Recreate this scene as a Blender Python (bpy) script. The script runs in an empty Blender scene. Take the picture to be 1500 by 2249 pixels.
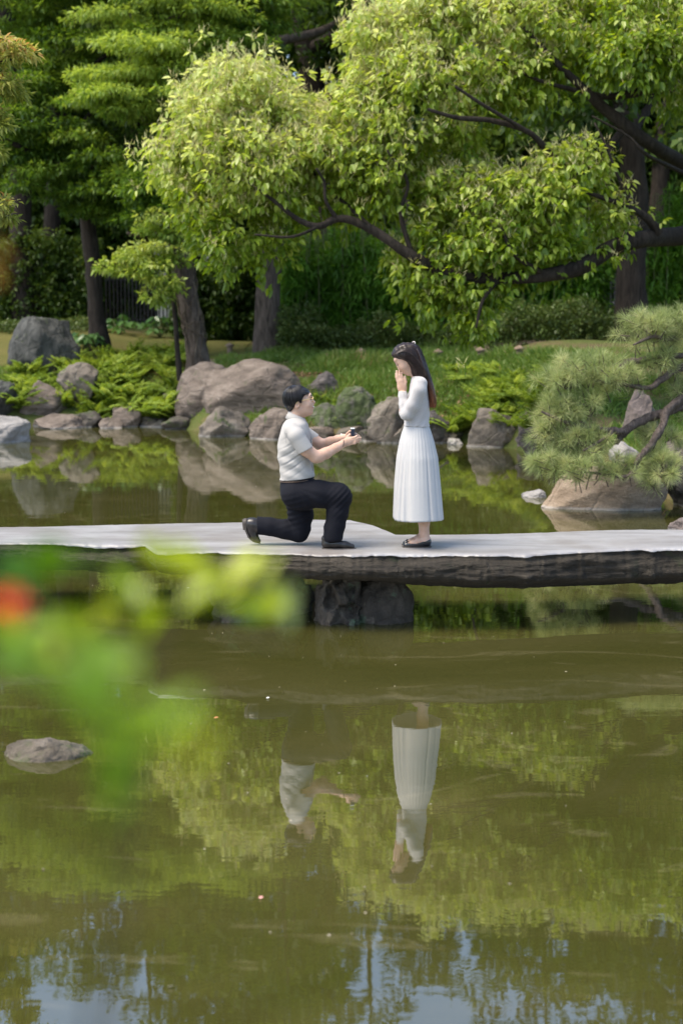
import bpy, bmesh, math, random
import numpy as np
from mathutils import Vector, Matrix

# ------------------------------------------------------------------ camera, sky, sun, exposure
SC = bpy.context.scene
COL = SC.collection
F_PX, CX, CY, HORIZON = 3185.0, 750.0, 1124.5, 700.0
CAM_H = 2.30
PITCH = math.atan((CY - HORIZON) / F_PX)
cam_d = bpy.data.cameras.new('camera')
cam_d.sensor_fit = 'VERTICAL'
cam_d.sensor_height = 36.0
cam_d.lens = F_PX / 2249.0 * 36.0
cam_d.clip_start = 0.05
cam_d.clip_end = 1500
cam_d.dof.use_dof = True
cam_d.dof.focus_distance = 11.3
cam_d.dof.aperture_fstop = 2.0
cam = bpy.data.objects.new('camera', cam_d)
COL.objects.link(cam)
cam.location = (0, 0, CAM_H)
cam.rotation_euler = (math.pi / 2 - PITCH, 0, 0)
SC.camera = cam

SUN_EL, SUN_AZ = math.radians(62), math.radians(-115)      # azimuth clockwise from +Y (straight ahead)
world = bpy.data.worlds.new('World')
SC.world = world
world.use_nodes = True
wn = world.node_tree
wn.nodes.clear()
w_out = wn.nodes.new('ShaderNodeOutputWorld')
w_bg = wn.nodes.new('ShaderNodeBackground')
w_sky = wn.nodes.new('ShaderNodeTexSky')
w_sky.sky_type = 'NISHITA'
w_sky.sun_disc = False
w_sky.sun_elevation = SUN_EL
w_sky.sun_rotation = SUN_AZ
w_sky.air_density = 1.0
w_sky.dust_density = 2.0
w_sky.ozone_density = 1.0
w_bg.inputs['Strength'].default_value = 0.145
wn.links.new(w_sky.outputs[0], w_bg.inputs[0])
wn.links.new(w_bg.outputs[0], w_out.inputs[0])
sun_d = bpy.data.lights.new('sun', 'SUN')
sun_d.energy = 2.1
sun_d.angle = math.radians(32)
sun_d.color = (1.0, 0.90, 0.73)
sun = bpy.data.objects.new('sun', sun_d)
COL.objects.link(sun)
sun.location = (-10, -5, 20)
_sd = Vector((math.sin(SUN_AZ) * math.cos(SUN_EL), math.cos(SUN_AZ) * math.cos(SUN_EL), math.sin(SUN_EL)))
sun.rotation_euler = _sd.to_track_quat('Z', 'Y').to_euler()
SC.view_settings.view_transform = 'Standard'
SC.view_settings.look = 'None'
SC.view_settings.gamma = 1.0
SC.view_settings.exposure = 1.35
SC.cycles.max_bounces = 6
SC.cycles.diffuse_bounces = 3
SC.cycles.glossy_bounces = 3
SC.cycles.transmission_bounces = 4

# ------------------------------------------------------------------ helpers
RNG = np.random.default_rng(7)
_c, _s = math.cos(PITCH), math.sin(PITCH)

def ray(px, py):
    u, v = (px - CX) / F_PX, (CY - py) / F_PX
    return Vector((u, _c + v * _s, -_s + v * _c))

def at(px, py, Y):
    """point of the place seen at a photo pixel, at forward distance Y"""
    r = ray(px, py)
    return Vector((0, 0, CAM_H)) + r * (Y / r.y)

def onz(px, py, z):
    r = ray(px, py)
    return Vector((0, 0, CAM_H)) + r * ((z - CAM_H) / r.z)

def mesh_np(name, V, F, smooth=True):
    V = np.asarray(V, np.float32)
    F = np.asarray(F, np.int32)
    me = bpy.data.meshes.new(name)
    k = F.shape[1]
    me.vertices.add(len(V))
    me.vertices.foreach_set('co', V.ravel())
    me.loops.add(F.size)
    me.loops.foreach_set('vertex_index', F.ravel())
    me.polygons.add(len(F))
    me.polygons.foreach_set('loop_start', np.arange(0, F.size, k, dtype=np.int32))
    me.polygons.foreach_set('use_smooth', np.full(len(F), smooth, bool))
    me.update(calc_edges=True)
    return me

def face_attr(me, name, vals):
    a = me.attributes.new(name, 'FLOAT', 'FACE')
    a.data.foreach_set('value', np.asarray(vals, np.float32))

def link(name, me, mat=None, parent=None, loc=None):
    o = bpy.data.objects.new(name, me)
    COL.objects.link(o)
    if mat is not None and me is not None and len(me.materials) == 0:
        me.materials.append(mat)
    if parent is not None:
        o.parent = parent
    if loc is not None:
        o.location = loc
    return o

def thing(name, label, cat, loc=(0, 0, 0), group=None, rz=0):
    o = bpy.data.objects.new(name, None)
    o.empty_display_size = 0.1
    COL.objects.link(o)
    o.location = loc
    o.rotation_euler = (0, 0, rz)
    return tag(o, label, cat, group)

def tag(o, label, cat, group=None):
    o['label'] = label
    o['category'] = cat
    if group:
        o['group'] = group
    return o

def kind(o, k, label=None):
    o['kind'] = k
    if label:
        o['label'] = label
    return o

# --- vectorised value noise
def _hash(ix, iy, iz, seed):
    h = (ix * 374761393 + iy * 668265263 + iz * 1274126177 + seed * 974634777) & 0xFFFFFFFF
    h = ((h ^ (h >> 13)) * 1274126177) & 0xFFFFFFFF
    h = h ^ (h >> 16)
    return (h & 0xFFFF) / 65535.0

def noise3(P, seed=0):
    P = np.asarray(P, np.float64)
    i = np.floor(P).astype(np.int64)
    f = P - i
    f = f * f * (3 - 2 * f)
    r = 0
    for dx in (0, 1):
        wx = f[..., 0] if dx else 1 - f[..., 0]
        for dy in (0, 1):
            wy = f[..., 1] if dy else 1 - f[..., 1]
            for dz in (0, 1):
                wz = f[..., 2] if dz else 1 - f[..., 2]
                r = r + wx * wy * wz * _hash(i[..., 0] + dx, i[..., 1] + dy, i[..., 2] + dz, seed)
    return r * 2 - 1

def fbm(P, seed=0, oct=4, gain=0.5):
    P = np.asarray(P, np.float64)
    a, r = 1.0, 0
    for o in range(oct):
        r = r + a * noise3(P * (2.03 ** o) + 17.3 * o, seed + o)
        a *= gain
    return r

def unit(v):
    return v / np.maximum(np.linalg.norm(v, axis=-1, keepdims=True), 1e-9)

def rand_dirs(n):
    return unit(RNG.normal(size=(n, 3)))

class Geo:
    """collects quads (or tris as degenerate-free separate list) into one mesh"""
    def __init__(self):
        self.V, self.F, self.n, self.A = [], [], 0, []
    def add(self, V, F, attr=None):
        V = np.asarray(V, np.float64).reshape(-1, 3)
        F = np.asarray(F, np.int64)
        self.V.append(V)
        self.F.append(F + self.n)
        self.n += len(V)
        self.A.append(np.full(len(F), 0.5) if attr is None else np.broadcast_to(np.asarray(attr, float), (len(F),)))
    def mesh(self, name, smooth=True, attr='v'):
        me = mesh_np(name, np.vstack(self.V), np.vstack(self.F), smooth)
        if attr:
            face_attr(me, attr, np.concatenate(self.A))
        return me

def spline(pts, n):
    """Catmull-Rom through rows of pts (any width)"""
    P = np.asarray(pts, float)
    if len(P) == 2:
        t = np.linspace(0, 1, n)[:, None]
        return P[0] * (1 - t) + P[1] * t
    P = np.vstack([2 * P[0] - P[1], P, 2 * P[-1] - P[-2]])
    m = len(P) - 3
    out = []
    for t in np.linspace(0, m - 1e-6, n):
        i = int(t)
        u = t - i
        a, b, c, d = P[i:i + 4]
        out.append(0.5 * (2 * b + (c - a) * u + (2 * a - 5 * b + 4 * c - d) * u * u + (3 * b - a - 3 * c + d) * u ** 3))
    return np.array(out)

def tube_geo(g, pts, n=12, sides=8, wob=0.0, seed=0):
    """pts rows = x,y,z,r"""
    P = spline(pts, n)
    C, R = P[:, :3], np.maximum(P[:, 3], 0.0008)
    T = unit(np.gradient(C, axis=0))
    ref = np.array([0.31, 0.95, 0.05]) if abs(T[:, 2]).mean() > 0.6 else np.array([0.02, 0.1, 1.0])
    U = unit(np.cross(T, ref))
    W = np.cross(T, U)
    a = np.linspace(0, 2 * np.pi, sides, endpoint=False)
    rr = R[:, None] * np.ones((1, sides))
    if wob:
        q = np.stack(np.broadcast_arrays(np.cos(a)[None] * 1.7, np.sin(a)[None] * 1.7, (np.arange(n) * 0.55)[:, None]), -1)
        rr = rr * (1 + wob * fbm(q, seed, 3))
    V = C[:, None] + rr[..., None] * (np.cos(a)[None, :, None] * U[:, None] + np.sin(a)[None, :, None] * W[:, None])
    idx = np.arange(n * sides).reshape(n, sides)
    nx = np.roll(idx, -1, 1)
    F = np.stack([idx[:-1], nx[:-1], nx[1:], idx[1:]], -1).reshape(-1, 4)
    Vv = np.vstack([V.reshape(-1, 3), C[-1:] + T[-1:] * R[-1] * 0.5])
    e = n * sides
    top = idx[-1]
    caps = [[top[i], top[(i + 1) % sides], top[(i + 2) % sides], e] for i in range(0, sides, 2)] if sides % 2 == 0 else []
    caps = []
    for i in range(0, sides - 1, 2):
        caps.append([top[i], top[i + 1], top[(i + 2) % sides], e])
    g.add(Vv, np.vstack([F, np.array(caps)]))

def tube(name, pts, mat, parent=None, n=12, sides=8, wob=0.0, seed=0):
    g = Geo()
    tube_geo(g, pts, n, sides, wob, seed)
    return link(name, g.mesh(name, attr=None), mat, parent)

def px_tube(pts):
    """rows px,py,Y,radius_px -> world rows"""
    out = []
    for px, py, Y, r in pts:
        p = at(px, py, Y)
        out.append((p.x, p.y, p.z, r * Y / F_PX))
    return out

# --- materials
def new_mat(name):
    m = bpy.data.materials.new(name)
    m.use_nodes = True
    nt = m.node_tree
    nt.nodes.clear()
    out = nt.nodes.new('ShaderNodeOutputMaterial')
    b = nt.nodes.new('ShaderNodeBsdfPrincipled')
    nt.links.new(b.outputs[0], out.inputs[0])
    return m, nt, b, out

def node(nt, t, **kw):
    n = nt.nodes.new(t)
    for k, v in kw.items():
        if k in n.inputs:
            n.inputs[k].default_value = v
        else:
            setattr(n, k, v)
    return n

def ramp(nt, fac, stops):
    r = nt.nodes.new('ShaderNodeValToRGB')
    el = r.color_ramp.elements
    while len(el) < len(stops):
        el.new(0.5)
    for e, (p, c) in zip(el, stops):
        e.position = p
        e.color = (c[0], c[1], c[2], 1)
    nt.links.new(fac, r.inputs[0])
    return r.outputs[0]

def coords(nt, space='Object', scale=(1, 1, 1), rot=(0, 0, 0)):
    tc = nt.nodes.new('ShaderNodeTexCoord')
    mp = nt.nodes.new('ShaderNodeMapping')
    mp.inputs['Scale'].default_value = scale
    mp.inputs['Rotation'].default_value = rot
    if space == 'World':
        g = nt.nodes.new('ShaderNodeNewGeometry')
        nt.links.new(g.outputs['Position'], mp.inputs[0])
    else:
        nt.links.new(tc.outputs[space], mp.inputs[0])
    return mp.outputs[0]

def noise(nt, vec, scale, detail=5, rough=0.55, dist=0.0):
    n = node(nt, 'ShaderNodeTexNoise', Scale=scale, Detail=detail, Roughness=rough, Distortion=dist)
    nt.links.new(vec, n.inputs['Vector'])
    return n.outputs['Fac']

def bump(nt, b, height, strength=0.5, distance=0.02, prev=None):
    n = node(nt, 'ShaderNodeBump', Strength=strength, Distance=distance)
    nt.links.new(height, n.inputs['Height'])
    if prev is not None:
        nt.links.new(prev, n.inputs['Normal'])
    nt.links.new(n.outputs[0], b.inputs['Normal'])
    return n.outputs[0]

def mixc(nt, fac, a, b):
    m = nt.nodes.new('ShaderNodeMix')
    m.data_type = 'RGBA'
    if isinstance(fac, float):
        m.inputs[0].default_value = fac
    else:
        nt.links.new(fac, m.inputs[0])
    for sock, v in ((m.inputs[6], a), (m.inputs[7], b)):
        if isinstance(v, tuple):
            sock.default_value = (v[0], v[1], v[2], 1)
        else:
            nt.links.new(v, sock)
    return m.outputs[2]

def plain(name, c, rough=0.5, spec=0.5, var=0.12, scale=30, bumpy=0.0, metal=0.0):
    m, nt, b, _ = new_mat(name)
    v = coords(nt)
    f = noise(nt, v, scale)
    lo, hi = tuple(x * (1 - var) for x in c), tuple(min(1, x * (1 + var)) for x in c)
    nt.links.new(ramp(nt, f, [(0.3, lo), (0.7, hi)]), b.inputs['Base Color'])
    b.inputs['Roughness'].default_value = rough
    b.inputs['Specular IOR Level'].default_value = spec
    b.inputs['Metallic'].default_value = metal
    if bumpy:
        bump(nt, b, f, bumpy, 0.01)
    return m

def leaf_mat(name, stops, trans=0.35, rough=0.45, spec=0.35, tint=None):
    """leaf colour from each leaf's own random value"""
    m, nt, b, out = new_mat(name)
    a = nt.nodes.new('ShaderNodeAttribute')
    a.attribute_name = 'v'
    c = ramp(nt, a.outputs['Fac'], stops)
    nt.links.new(c, b.inputs['Base Color'])
    b.inputs['Roughness'].default_value = rough
    b.inputs['Specular IOR Level'].default_value = spec
    t = nt.nodes.new('ShaderNodeBsdfTranslucent')
    hs = node(nt, 'ShaderNodeHueSaturation', Hue=0.485, Saturation=1.1, Value=1.25)
    nt.links.new(c, hs.inputs['Color'])
    nt.links.new(hs.outputs[0], t.inputs[0])
    mx = nt.nodes.new('ShaderNodeMixShader')
    mx.inputs[0].default_value = trans
    nt.links.new(b.outputs[0], mx.inputs[1])
    nt.links.new(t.outputs[0], mx.inputs[2])
    nt.links.new(mx.outputs[0], out.inputs[0])
    return m

def rock_mat(name, dark, mid, light, moss=0.0, tex=(1, 1, 1), rot=(0.3, 0.5, 0.2), line=True, mosscol=(0.05, 0.075, 0.02)):
    m, nt, b, _ = new_mat(name)
    v = coords(nt, 'World', tex, rot)
    f1 = noise(nt, v, 2.6, 8, 0.62, 0.4)
    c = ramp(nt, f1, [(0.25, dark), (0.5, mid), (0.78, light)])
    vs = coords(nt, 'World', (1, 1, 1))
    f2 = noise(nt, vs, 45, 4, 0.7)
    c = mixc(nt, ramp(nt, f2, [(0.45, (0, 0, 0)), (0.75, (0.45, 0.45, 0.45))]), c, tuple(x * 0.45 for x in dark))
    f3 = noise(nt, vs, 7.0, 6, 0.65, 0.8)
    c = mixc(nt, ramp(nt, f3, [(0.60, (0, 0, 0)), (0.72, (0.55, 0.55, 0.55))]), c, tuple(min(1, x * 1.5) for x in light))
    if moss:
        f4 = noise(nt, vs, 4.0, 7, 0.7, 0.3)
        c = mixc(nt, ramp(nt, f4, [(0.66 - moss * 0.35, (0, 0, 0)), (0.74 - moss * 0.3, (0.85, 0.85, 0.85))]), c, mosscol)
    if line:     # pale mineral crust left by the pond along the waterline
        g = nt.nodes.new('ShaderNodeNewGeometry')
        sx = nt.nodes.new('ShaderNodeSeparateXYZ')
        nt.links.new(g.outputs['Position'], sx.inputs[0])
        md = node(nt, 'ShaderNodeMath', operation='MULTIPLY_ADD')
        nt.links.new(f3, md.inputs[0])
        md.inputs[1].default_value = -0.03
        nt.links.new(sx.outputs['Z'], md.inputs[2])
        k = ramp(nt, md.outputs[0], [(0.0, (0.55, 0.55, 0.55)), (0.01, (0.4, 0.4, 0.4)), (0.018, (0, 0, 0))])
        c = mixc(nt, k, c, (0.34, 0.32, 0.30))
    nt.links.new(c, b.inputs['Base Color'])
    b.inputs['Roughness'].default_value = 0.85
    b.inputs['Specular IOR Level'].default_value = 0.3
    n1 = bump(nt, b, f1, 0.8, 0.12)
    vo = node(nt, 'ShaderNodeTexVoronoi', Scale=2.4)
    vo.feature = 'DISTANCE_TO_EDGE'
    wq = nt.nodes.new('ShaderNodeMixRGB')
    wq.inputs[0].default_value = 0.12
    nt.links.new(vs, wq.inputs[1])
    nz = node(nt, 'ShaderNodeTexNoise', Scale=3.0, Detail=4)
    nt.links.new(vs, nz.inputs['Vector'])
    nt.links.new(nz.outputs['Color'], wq.inputs[2])
    nt.links.new(wq.outputs[0], vo.inputs['Vector'])
    cr = ramp(nt, vo.outputs['Distance'], [(0.0, (0, 0, 0)), (0.05, (1, 1, 1))])
    n2 = bump(nt, b, cr, 0.45, 0.03, n1)
    bump(nt, b, f2, 0.45, 0.02, n2)
    return m

def bark_mat(name, dark, light, sc=1.0):
    m, nt, b, _ = new_mat(name)
    v = coords(nt, 'World', (14 * sc, 14 * sc, 2.2 * sc))
    f = noise(nt, v, 1.0, 6, 0.65, 0.6)
    v2 = coords(nt, 'World')
    f2 = noise(nt, v2, 2.2, 4, 0.6)
    c = ramp(nt, f, [(0.32, dark), (0.7, light)])
    c = mixc(nt, ramp(nt, f2, [(0.55, (0, 0, 0)), (0.75, (0.5, 0.5, 0.5))]), c, tuple(min(1, x * 1.5) for x in light))
    nt.links.new(c, b.inputs['Base Color'])
    b.inputs['Roughness'].default_value = 0.9
    b.inputs['Specular IOR Level'].default_value = 0.2
    bump(nt, b, f, 0.9, 0.05)
    return m
# ------------------------------------------------------------------ terrain and water
SHORE_X = [-60, -14, -9, -7.2, -5.5, -3.7, -2.6, -1.0, 0.6, 2.4, 3.1, 3.55, 3.9, 4.3, 5.5, 9, 60]
SHORE_Y = [33, 32.5, 31.5, 31.2, 31.6, 31.2, 28.8, 28.2, 27.8, 27.0, 25.6, 23.5, 20.0, 17.6, 15.8, 14.0, 12.0]

def terrain(x, y):
    x, y = np.asarray(x, float), np.asarray(y, float)
    d = y - np.interp(x, SHORE_X, SHORE_Y)
    far = np.interp(d, [-1.5, -0.3, 0.0, 0.5, 1.6, 3.0, 5.0, 8, 14, 30, 120], [-0.9, -0.35, 0.0, 0.30, 0.72, 1.05, 1.30, 1.52, 1.75, 1.9, 2.2])
    lawn = np.clip((-x - 2.6) / 4.0, 0, 1) * np.clip((d - 1.5) / 5.0, 0, 1) * 0.42
    pen = np.clip((x - 3.3) / 1.2, 0, 1) * np.clip((26 - y) / 5, 0, 1)
    far = far * (1 - 0.72 * pen) + lawn
    near = np.interp(y, [-20, 0, 2.2, 3.0, 3.6, 4.2], [1.0, 0.78, 0.6, 0.2, -0.3, -0.9])
    near = np.where(y < 4.2, near, -0.9)
    sideL = np.interp(x, [-30, -24, -20], [1.2, 0.4, -0.9])
    sideR = np.interp(x, [9, 12, 18], [-0.9, 0.4, 1.0])
    h = np.maximum.reduce([far, near, sideL, sideR])
    q = np.stack([x * 0.6, y * 0.6, np.zeros_like(x)], -1)
    return h + np.where(h > 0, 1, 0.3) * 0.09 * fbm(q, 5, 3)

def tz(x, y):
    return float(terrain(np.array([x]), np.array([y]))[0])

def ground_hit(px, py):
    """where the ray through a photo pixel meets the far bank"""
    r = ray(px, py)
    ts = np.linspace(12, 75, 1600) / r.y
    X, Y, Z = r.x * ts, r.y * ts, CAM_H + r.z * ts
    h = terrain(X, Y)
    k = np.argmax(Z <= h)
    if Z[k] > h[k]:
        k = len(ts) - 1
    return Vector((X[k], Y[k], h[k]))

def axis(parts):
    return np.concatenate([np.arange(a, b, s) for a, b, s in parts])

gx = axis([(-300, -40, 20), (-40, -14, 2), (-14, 12, 0.22), (12, 40, 2), (40, 301, 20)])
gy = axis([(-60, -2, 4), (-2, 5, 0.4), (5, 15, 1.2), (15, 46, 0.22), (46, 80, 3), (80, 501, 30)])
GX, GY = np.meshgrid(gx, gy)
GZ = terrain(GX, GY)
nxg, nyg = len(gx), len(gy)
ii = np.arange(nxg * nyg).reshape(nyg, nxg)
GF = np.stack([ii[:-1, :-1], ii[:-1, 1:], ii[1:, 1:], ii[1:, :-1]], -1).reshape(-1, 4)
m, nt, b, _ = new_mat('ground_soil_moss')
v = coords(nt, 'World')
fa = noise(nt, v, 0.55, 6, 0.6)
fb = noise(nt, v, 9, 5, 0.7)
fc = noise(nt, v, 2.2, 5, 0.6, 0.5)
c = ramp(nt, fa, [(0.36, (0.055, 0.085, 0.02)), (0.5, (0.085, 0.10, 0.028)), (0.62, (0.11, 0.085, 0.045))])
c = mixc(nt, ramp(nt, fb, [(0.4, (0, 0, 0)), (0.75, (0.6, 0.6, 0.6))]), c, (0.06, 0.05, 0.025))
c = mixc(nt, ramp(nt, fc, [(0.58, (0, 0, 0)), (0.72, (0.7, 0.7, 0.7))]), c, (0.16, 0.105, 0.06))
nt.links.new(c, b.inputs['Base Color'])
b.inputs['Roughness'].default_value = 0.95
b.inputs['Specular IOR Level'].default_value = 0.1
bump(nt, b, fb, 0.6, 0.05)
kind(link('ground', mesh_np('ground', np.stack([GX, GY, GZ], -1).reshape(-1, 3), GF), m), 'structure')

# lawn: a mown, mossy sheet on the rise at the left
lx, ly = np.meshgrid(np.linspace(-13, -2.4, 80), np.linspace(33.2, 40.5, 60))
keep = (ly - np.interp(lx, SHORE_X, SHORE_Y) > 2.4)
lz = terrain(lx, ly) + np.where(keep, 0.02, -0.25)
li = np.arange(lx.size).reshape(lx.shape)
LF = np.stack([li[:-1, :-1], li[:-1, 1:], li[1:, 1:], li[1:, :-1]], -1).reshape(-1, 4)
m, nt, b, _ = new_mat('mown_lawn')
v = coords(nt, 'World')
fa = noise(nt, v, 0.8, 5, 0.6)
fb = noise(nt, v, 40, 3, 0.7)
c = ramp(nt, fa, [(0.35, (0.080, 0.088, 0.020)), (0.6, (0.125, 0.112, 0.032))])
c = mixc(nt, ramp(nt, fb, [(0.4, (0, 0, 0)), (0.7, (0.4, 0.4, 0.4))]), c, (0.06, 0.075, 0.02))
nt.links.new(c, b.inputs['Base Color'])
b.inputs['Roughness'].default_value = 0.9
b.inputs['Specular IOR Level'].default_value = 0.15
bump(nt, b, fb, 0.7, 0.04)
kind(link('lawn', mesh_np('lawn', np.stack([lx, ly, lz], -1).reshape(-1, 3), LF), m), 'structure')

# garden path behind the grassy bank
pxs = np.linspace(-3.5, 9, 70)
pyc = 34.1 + 0.25 * np.sin(pxs * 0.7) - 0.10 * pxs
rows = []
for o in (-0.45, -0.15, 0.15, 0.45):
    yy = pyc + o
    rows.append(np.stack([pxs, yy, terrain(pxs, yy) + 0.035], -1))
PV = np.stack(rows, 0)
pi = np.arange(4 * 70).reshape(4, 70)
PF = np.stack([pi[:-1, :-1], pi[:-1, 1:], pi[1:, 1:], pi[1:, :-1]], -1).reshape(-1, 4)
kind(link('path', mesh_np('path', PV.reshape(-1, 3), PF), plain('packed_earth', (0.17, 0.135, 0.10), 0.95, 0.1, 0.3, 6, 0.4)), 'structure')

# water: murky green-brown pond, mirror-like at grazing angles
m, nt, b, out = new_mat('pond_water')
v = coords(nt, 'World')
vst = coords(nt, 'World', (0.55, 1.5, 1))
silt = noise(nt, coords(nt, 'World', (0.35, 0.5, 1), (0, 0, 0.25)), 1.0, 5, 0.55, 1.6)
film = noise(nt, coords(nt, 'World', (0.42, 1.25, 1), (0, 0, 0.3)), 1.5, 7, 0.62, 2.6)
c = ramp(nt, silt, [(0.3, (0.037, 0.038, 0.008)), (0.55, (0.049, 0.047, 0.012)), (0.75, (0.068, 0.061, 0.019))])
fm = ramp(nt, film, [(0.585, (0, 0, 0)), (0.64, (0.16, 0.16, 0.16)), (0.67, (0.03, 0.03, 0.03))])
c = mixc(nt, fm, c, (0.26, 0.22, 0.12))
nt.links.new(c, b.inputs['Base Color'])
b.inputs['IOR'].default_value = 2.5
b.inputs['Specular IOR Level'].default_value = 0.5
b.inputs['Roughness'].default_value = 0.015
r1 = noise(nt, vst, 2.6, 3, 0.5, 0.3)
r2 = noise(nt, vst, 13, 2, 0.5)
n1 = bump(nt, b, r1, 0.03, 0.02)
bump(nt, b, r2, 0.02, 0.006, n1)
wv = [(-60, 2, 0), (60, 2, 0), (60, 60, 0), (-60, 60, 0)]
kind(link('water', mesh_np('water', wv, [[0, 1, 2, 3]]), m), 'structure')

# ------------------------------------------------------------------ rocks
def rock_mesh(name, w, d, h, seed, sub=5, cuts=12, sharp=0.92, rough=0.10, lean=0.0, taper=0.0):
    bm = bmesh.new()
    bmesh.ops.create_icosphere(bm, subdivisions=sub, radius=1.0)
    me = bpy.data.meshes.new(name)
    bm.to_mesh(me)
    bm.free()
    n = len(me.vertices)
    V = np.empty(n * 3, np.float32)
    me.vertices.foreach_get('co', V)
    V = V.reshape(-1, 3).astype(float)
    rg = np.random.default_rng(seed)
    for k in range(cuts):
        nn = rg.normal(size=3)
        nn[2] *= 0.6
        nn /= np.linalg.norm(nn)
        dd = rg.uniform(0.50, 0.84)
        s = V @ nn - dd
        V -= np.where(s > 0, s, 0)[:, None] * sharp * nn
    D = unit(V)
    V = V * (1 + rough * 1.1 * fbm(V * 1.5 + seed, seed, 3) + rough * 0.6 * fbm(V * 5 + seed * 3, seed + 9, 4))[:, None]
    lo, hi = V.min(0), V.max(0)
    V = (V - (lo + hi) / 2) / (hi - lo)
    V[:, 2] += 0.5
    V *= [w, d, h]
    if lean or taper:
        t = V[:, 2] / h
        V[:, 0] = V[:, 0] * (1 - taper * t) + lean * w * t
        wd = V[:, 0].max() - V[:, 0].min()
        V[:, 0] = (V[:, 0] - (V[:, 0].max() + V[:, 0].min()) / 2) * (w / wd)
    me.vertices.foreach_set('co', V.astype(np.float32).ravel())
    me.polygons.foreach_set('use_smooth', np.ones(len(me.polygons), bool))
    me.update()
    return me

R_BROWN = rock_mat('brown_andesite', (0.066, 0.052, 0.042), (0.145, 0.117, 0.096), (0.25, 0.21, 0.175), 0.12, (0.8, 0.8, 2.4), (0.2, 0.7, 0.1))
R_GREY = rock_mat('grey_stone', (0.068, 0.057, 0.046), (0.155, 0.132, 0.108), (0.27, 0.238, 0.20), 0.3)
R_CHAR = rock_mat('charcoal_stone', (0.022, 0.024, 0.022), (0.060, 0.062, 0.058), (0.13, 0.13, 0.12), 0.2, (2.2, 2.2, 0.7), (0.3, 0.4, 0.2))
R_MOSS = rock_mat('mossy_stone', (0.05, 0.05, 0.04), (0.12, 0.115, 0.095), (0.25, 0.24, 0.21), 0.75, (1, 1, 1), (0.5, 0.2, 0.2))
R_PURP = rock_mat('violet_grey_stone', (0.06, 0.049, 0.046), (0.145, 0.118, 0.108), (0.25, 0.21, 0.192), 0.08)
R_TAN = rock_mat('tan_stone', (0.13, 0.095, 0.065), (0.25, 0.19, 0.135), (0.36, 0.29, 0.22), 0.1, (1, 1, 2.5), (0.2, 0.9, 0))
R_PALE = rock_mat('pale_stone', (0.16, 0.15, 0.14), (0.27, 0.255, 0.24), (0.4, 0.385, 0.365), 0.05)
R_DARKSTRIPE = rock_mat('dark_striped_stone', (0.028, 0.025, 0.025), (0.085, 0.076, 0.072), (0.19, 0.17, 0.16), 0.1, (0.7, 0.7, 4.5), (0.1, 0.15, 0))
R_PIER = rock_mat('pier_stone', (0.025, 0.022, 0.018), (0.075, 0.062, 0.048), (0.13, 0.11, 0.085), 0.3, mosscol=(0.10, 0.15, 0.09), line=False)
R_NEAR = rock_mat('pitted_grey_brown_stone', (0.05, 0.042, 0.03), (0.12, 0.10, 0.075), (0.22, 0.19, 0.155), 0.35, mosscol=(0.06, 0.075, 0.03), line=False)
R_DARK = rock_mat('dark_stone', (0.03, 0.027, 0.022), (0.075, 0.066, 0.055), (0.13, 0.115, 0.1), 0.35)  # dark brown-grey stone with moss patches

def rock(label, l, r, top, base, mat, seed, Y=None, depth=0.75, sunk=0.3, **kw):
    """boulder whose photo box is l..r by top..base; its foot is in the water unless a distance is given"""
    if Y is None:
        Y = onz((l + r) / 2, base, 0.0).y
    zb = at((l + r) / 2, base, Y).z
    zt = at((l + r) / 2, top, Y).z
    w = (r - l) * Y / F_PX
    h = zt - zb
    hh = h * (1 + sunk)
    d = w * depth
    me = rock_mesh('boulder', w * 1.03, d, hh, seed, **kw)
    cx = at((l + r) / 2, base, Y).x
    o = link('boulder', me, mat, None, (cx, Y + d * 0.42, zt - hh))
    return tag(o, label, 'rock')

rock('charcoal ridged rock standing on the lawn at the left', 12, 168, 694, 822, R_CHAR, 3, Y=33.6, depth=0.7, sub=5, cuts=14, sharp=0.95, rough=0.07, lean=0.12)
rock('squat brown rock among ferns below the charcoal lawn rock', 124, 214, 796, 872, R_GREY, 5, Y=31.9, cuts=10)
rock('wide low brown rock rising behind the left shore', 34, 152, 836, 925, R_BROWN, 6, Y=31.6, cuts=10)
rock('dark rock cut by the left edge of the photo', -50, 36, 836, 930, R_CHAR, 8, Y=31.3)
rock('flat brown shore stone at the far left waterline', 62, 182, 912, 942, R_BROWN, 9, depth=0.9, sunk=0.8)
rock('dark flat shore stone in front of the ferns', 152, 224, 903, 939, R_DARK, 10, depth=0.9, sunk=0.8)
rock('pale sloping rock jutting from the left edge into the pond', -90, 58, 912, 974, R_PALE, 12, depth=0.8, sunk=0.6, lean=-0.25)
rock('small reddish stone at the waterline under the ferns', 214, 268, 918, 941, R_BROWN, 14, depth=0.9, sunk=1.0)
rock('small dark stone right of the reddish waterline stone', 290, 350, 915, 938, R_DARK, 15, depth=0.9, sunk=1.0)
rock('rounded brown boulder at the foot of the vine covered trunk', 380, 522, 795, 930, R_BROWN, 21, Y=30.3, depth=0.85, sub=5, cuts=6, sharp=0.6, rough=0.07)
rock('largest brown boulder sloping down to the right behind the kneeling man', 432, 676, 789, 950, R_BROWN, 27, Y=29.3, depth=0.7, sub=5, cuts=10, sharp=0.9, rough=0.06, lean=-0.05)
rock('brown block wedged under the left end of the rounded boulder', 344, 424, 864, 934, R_BROWN, 31, cuts=12, sharp=0.95)
rock('small brown stone at the waterline below the rounded boulder', 376, 440, 893, 938, R_DARK, 33, sunk=0.7)
rock('light grey wedge shaped rock in the water left of the man', 434, 547, 893, 960, R_GREY, 35, sub=5, cuts=13, sharp=0.97, sunk=0.5, taper=0.35)
rock('round brown rock in the water right behind the man', 545, 648, 896, 966, R_BROWN, 38, sunk=0.6, cuts=7, sharp=0.7)
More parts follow.
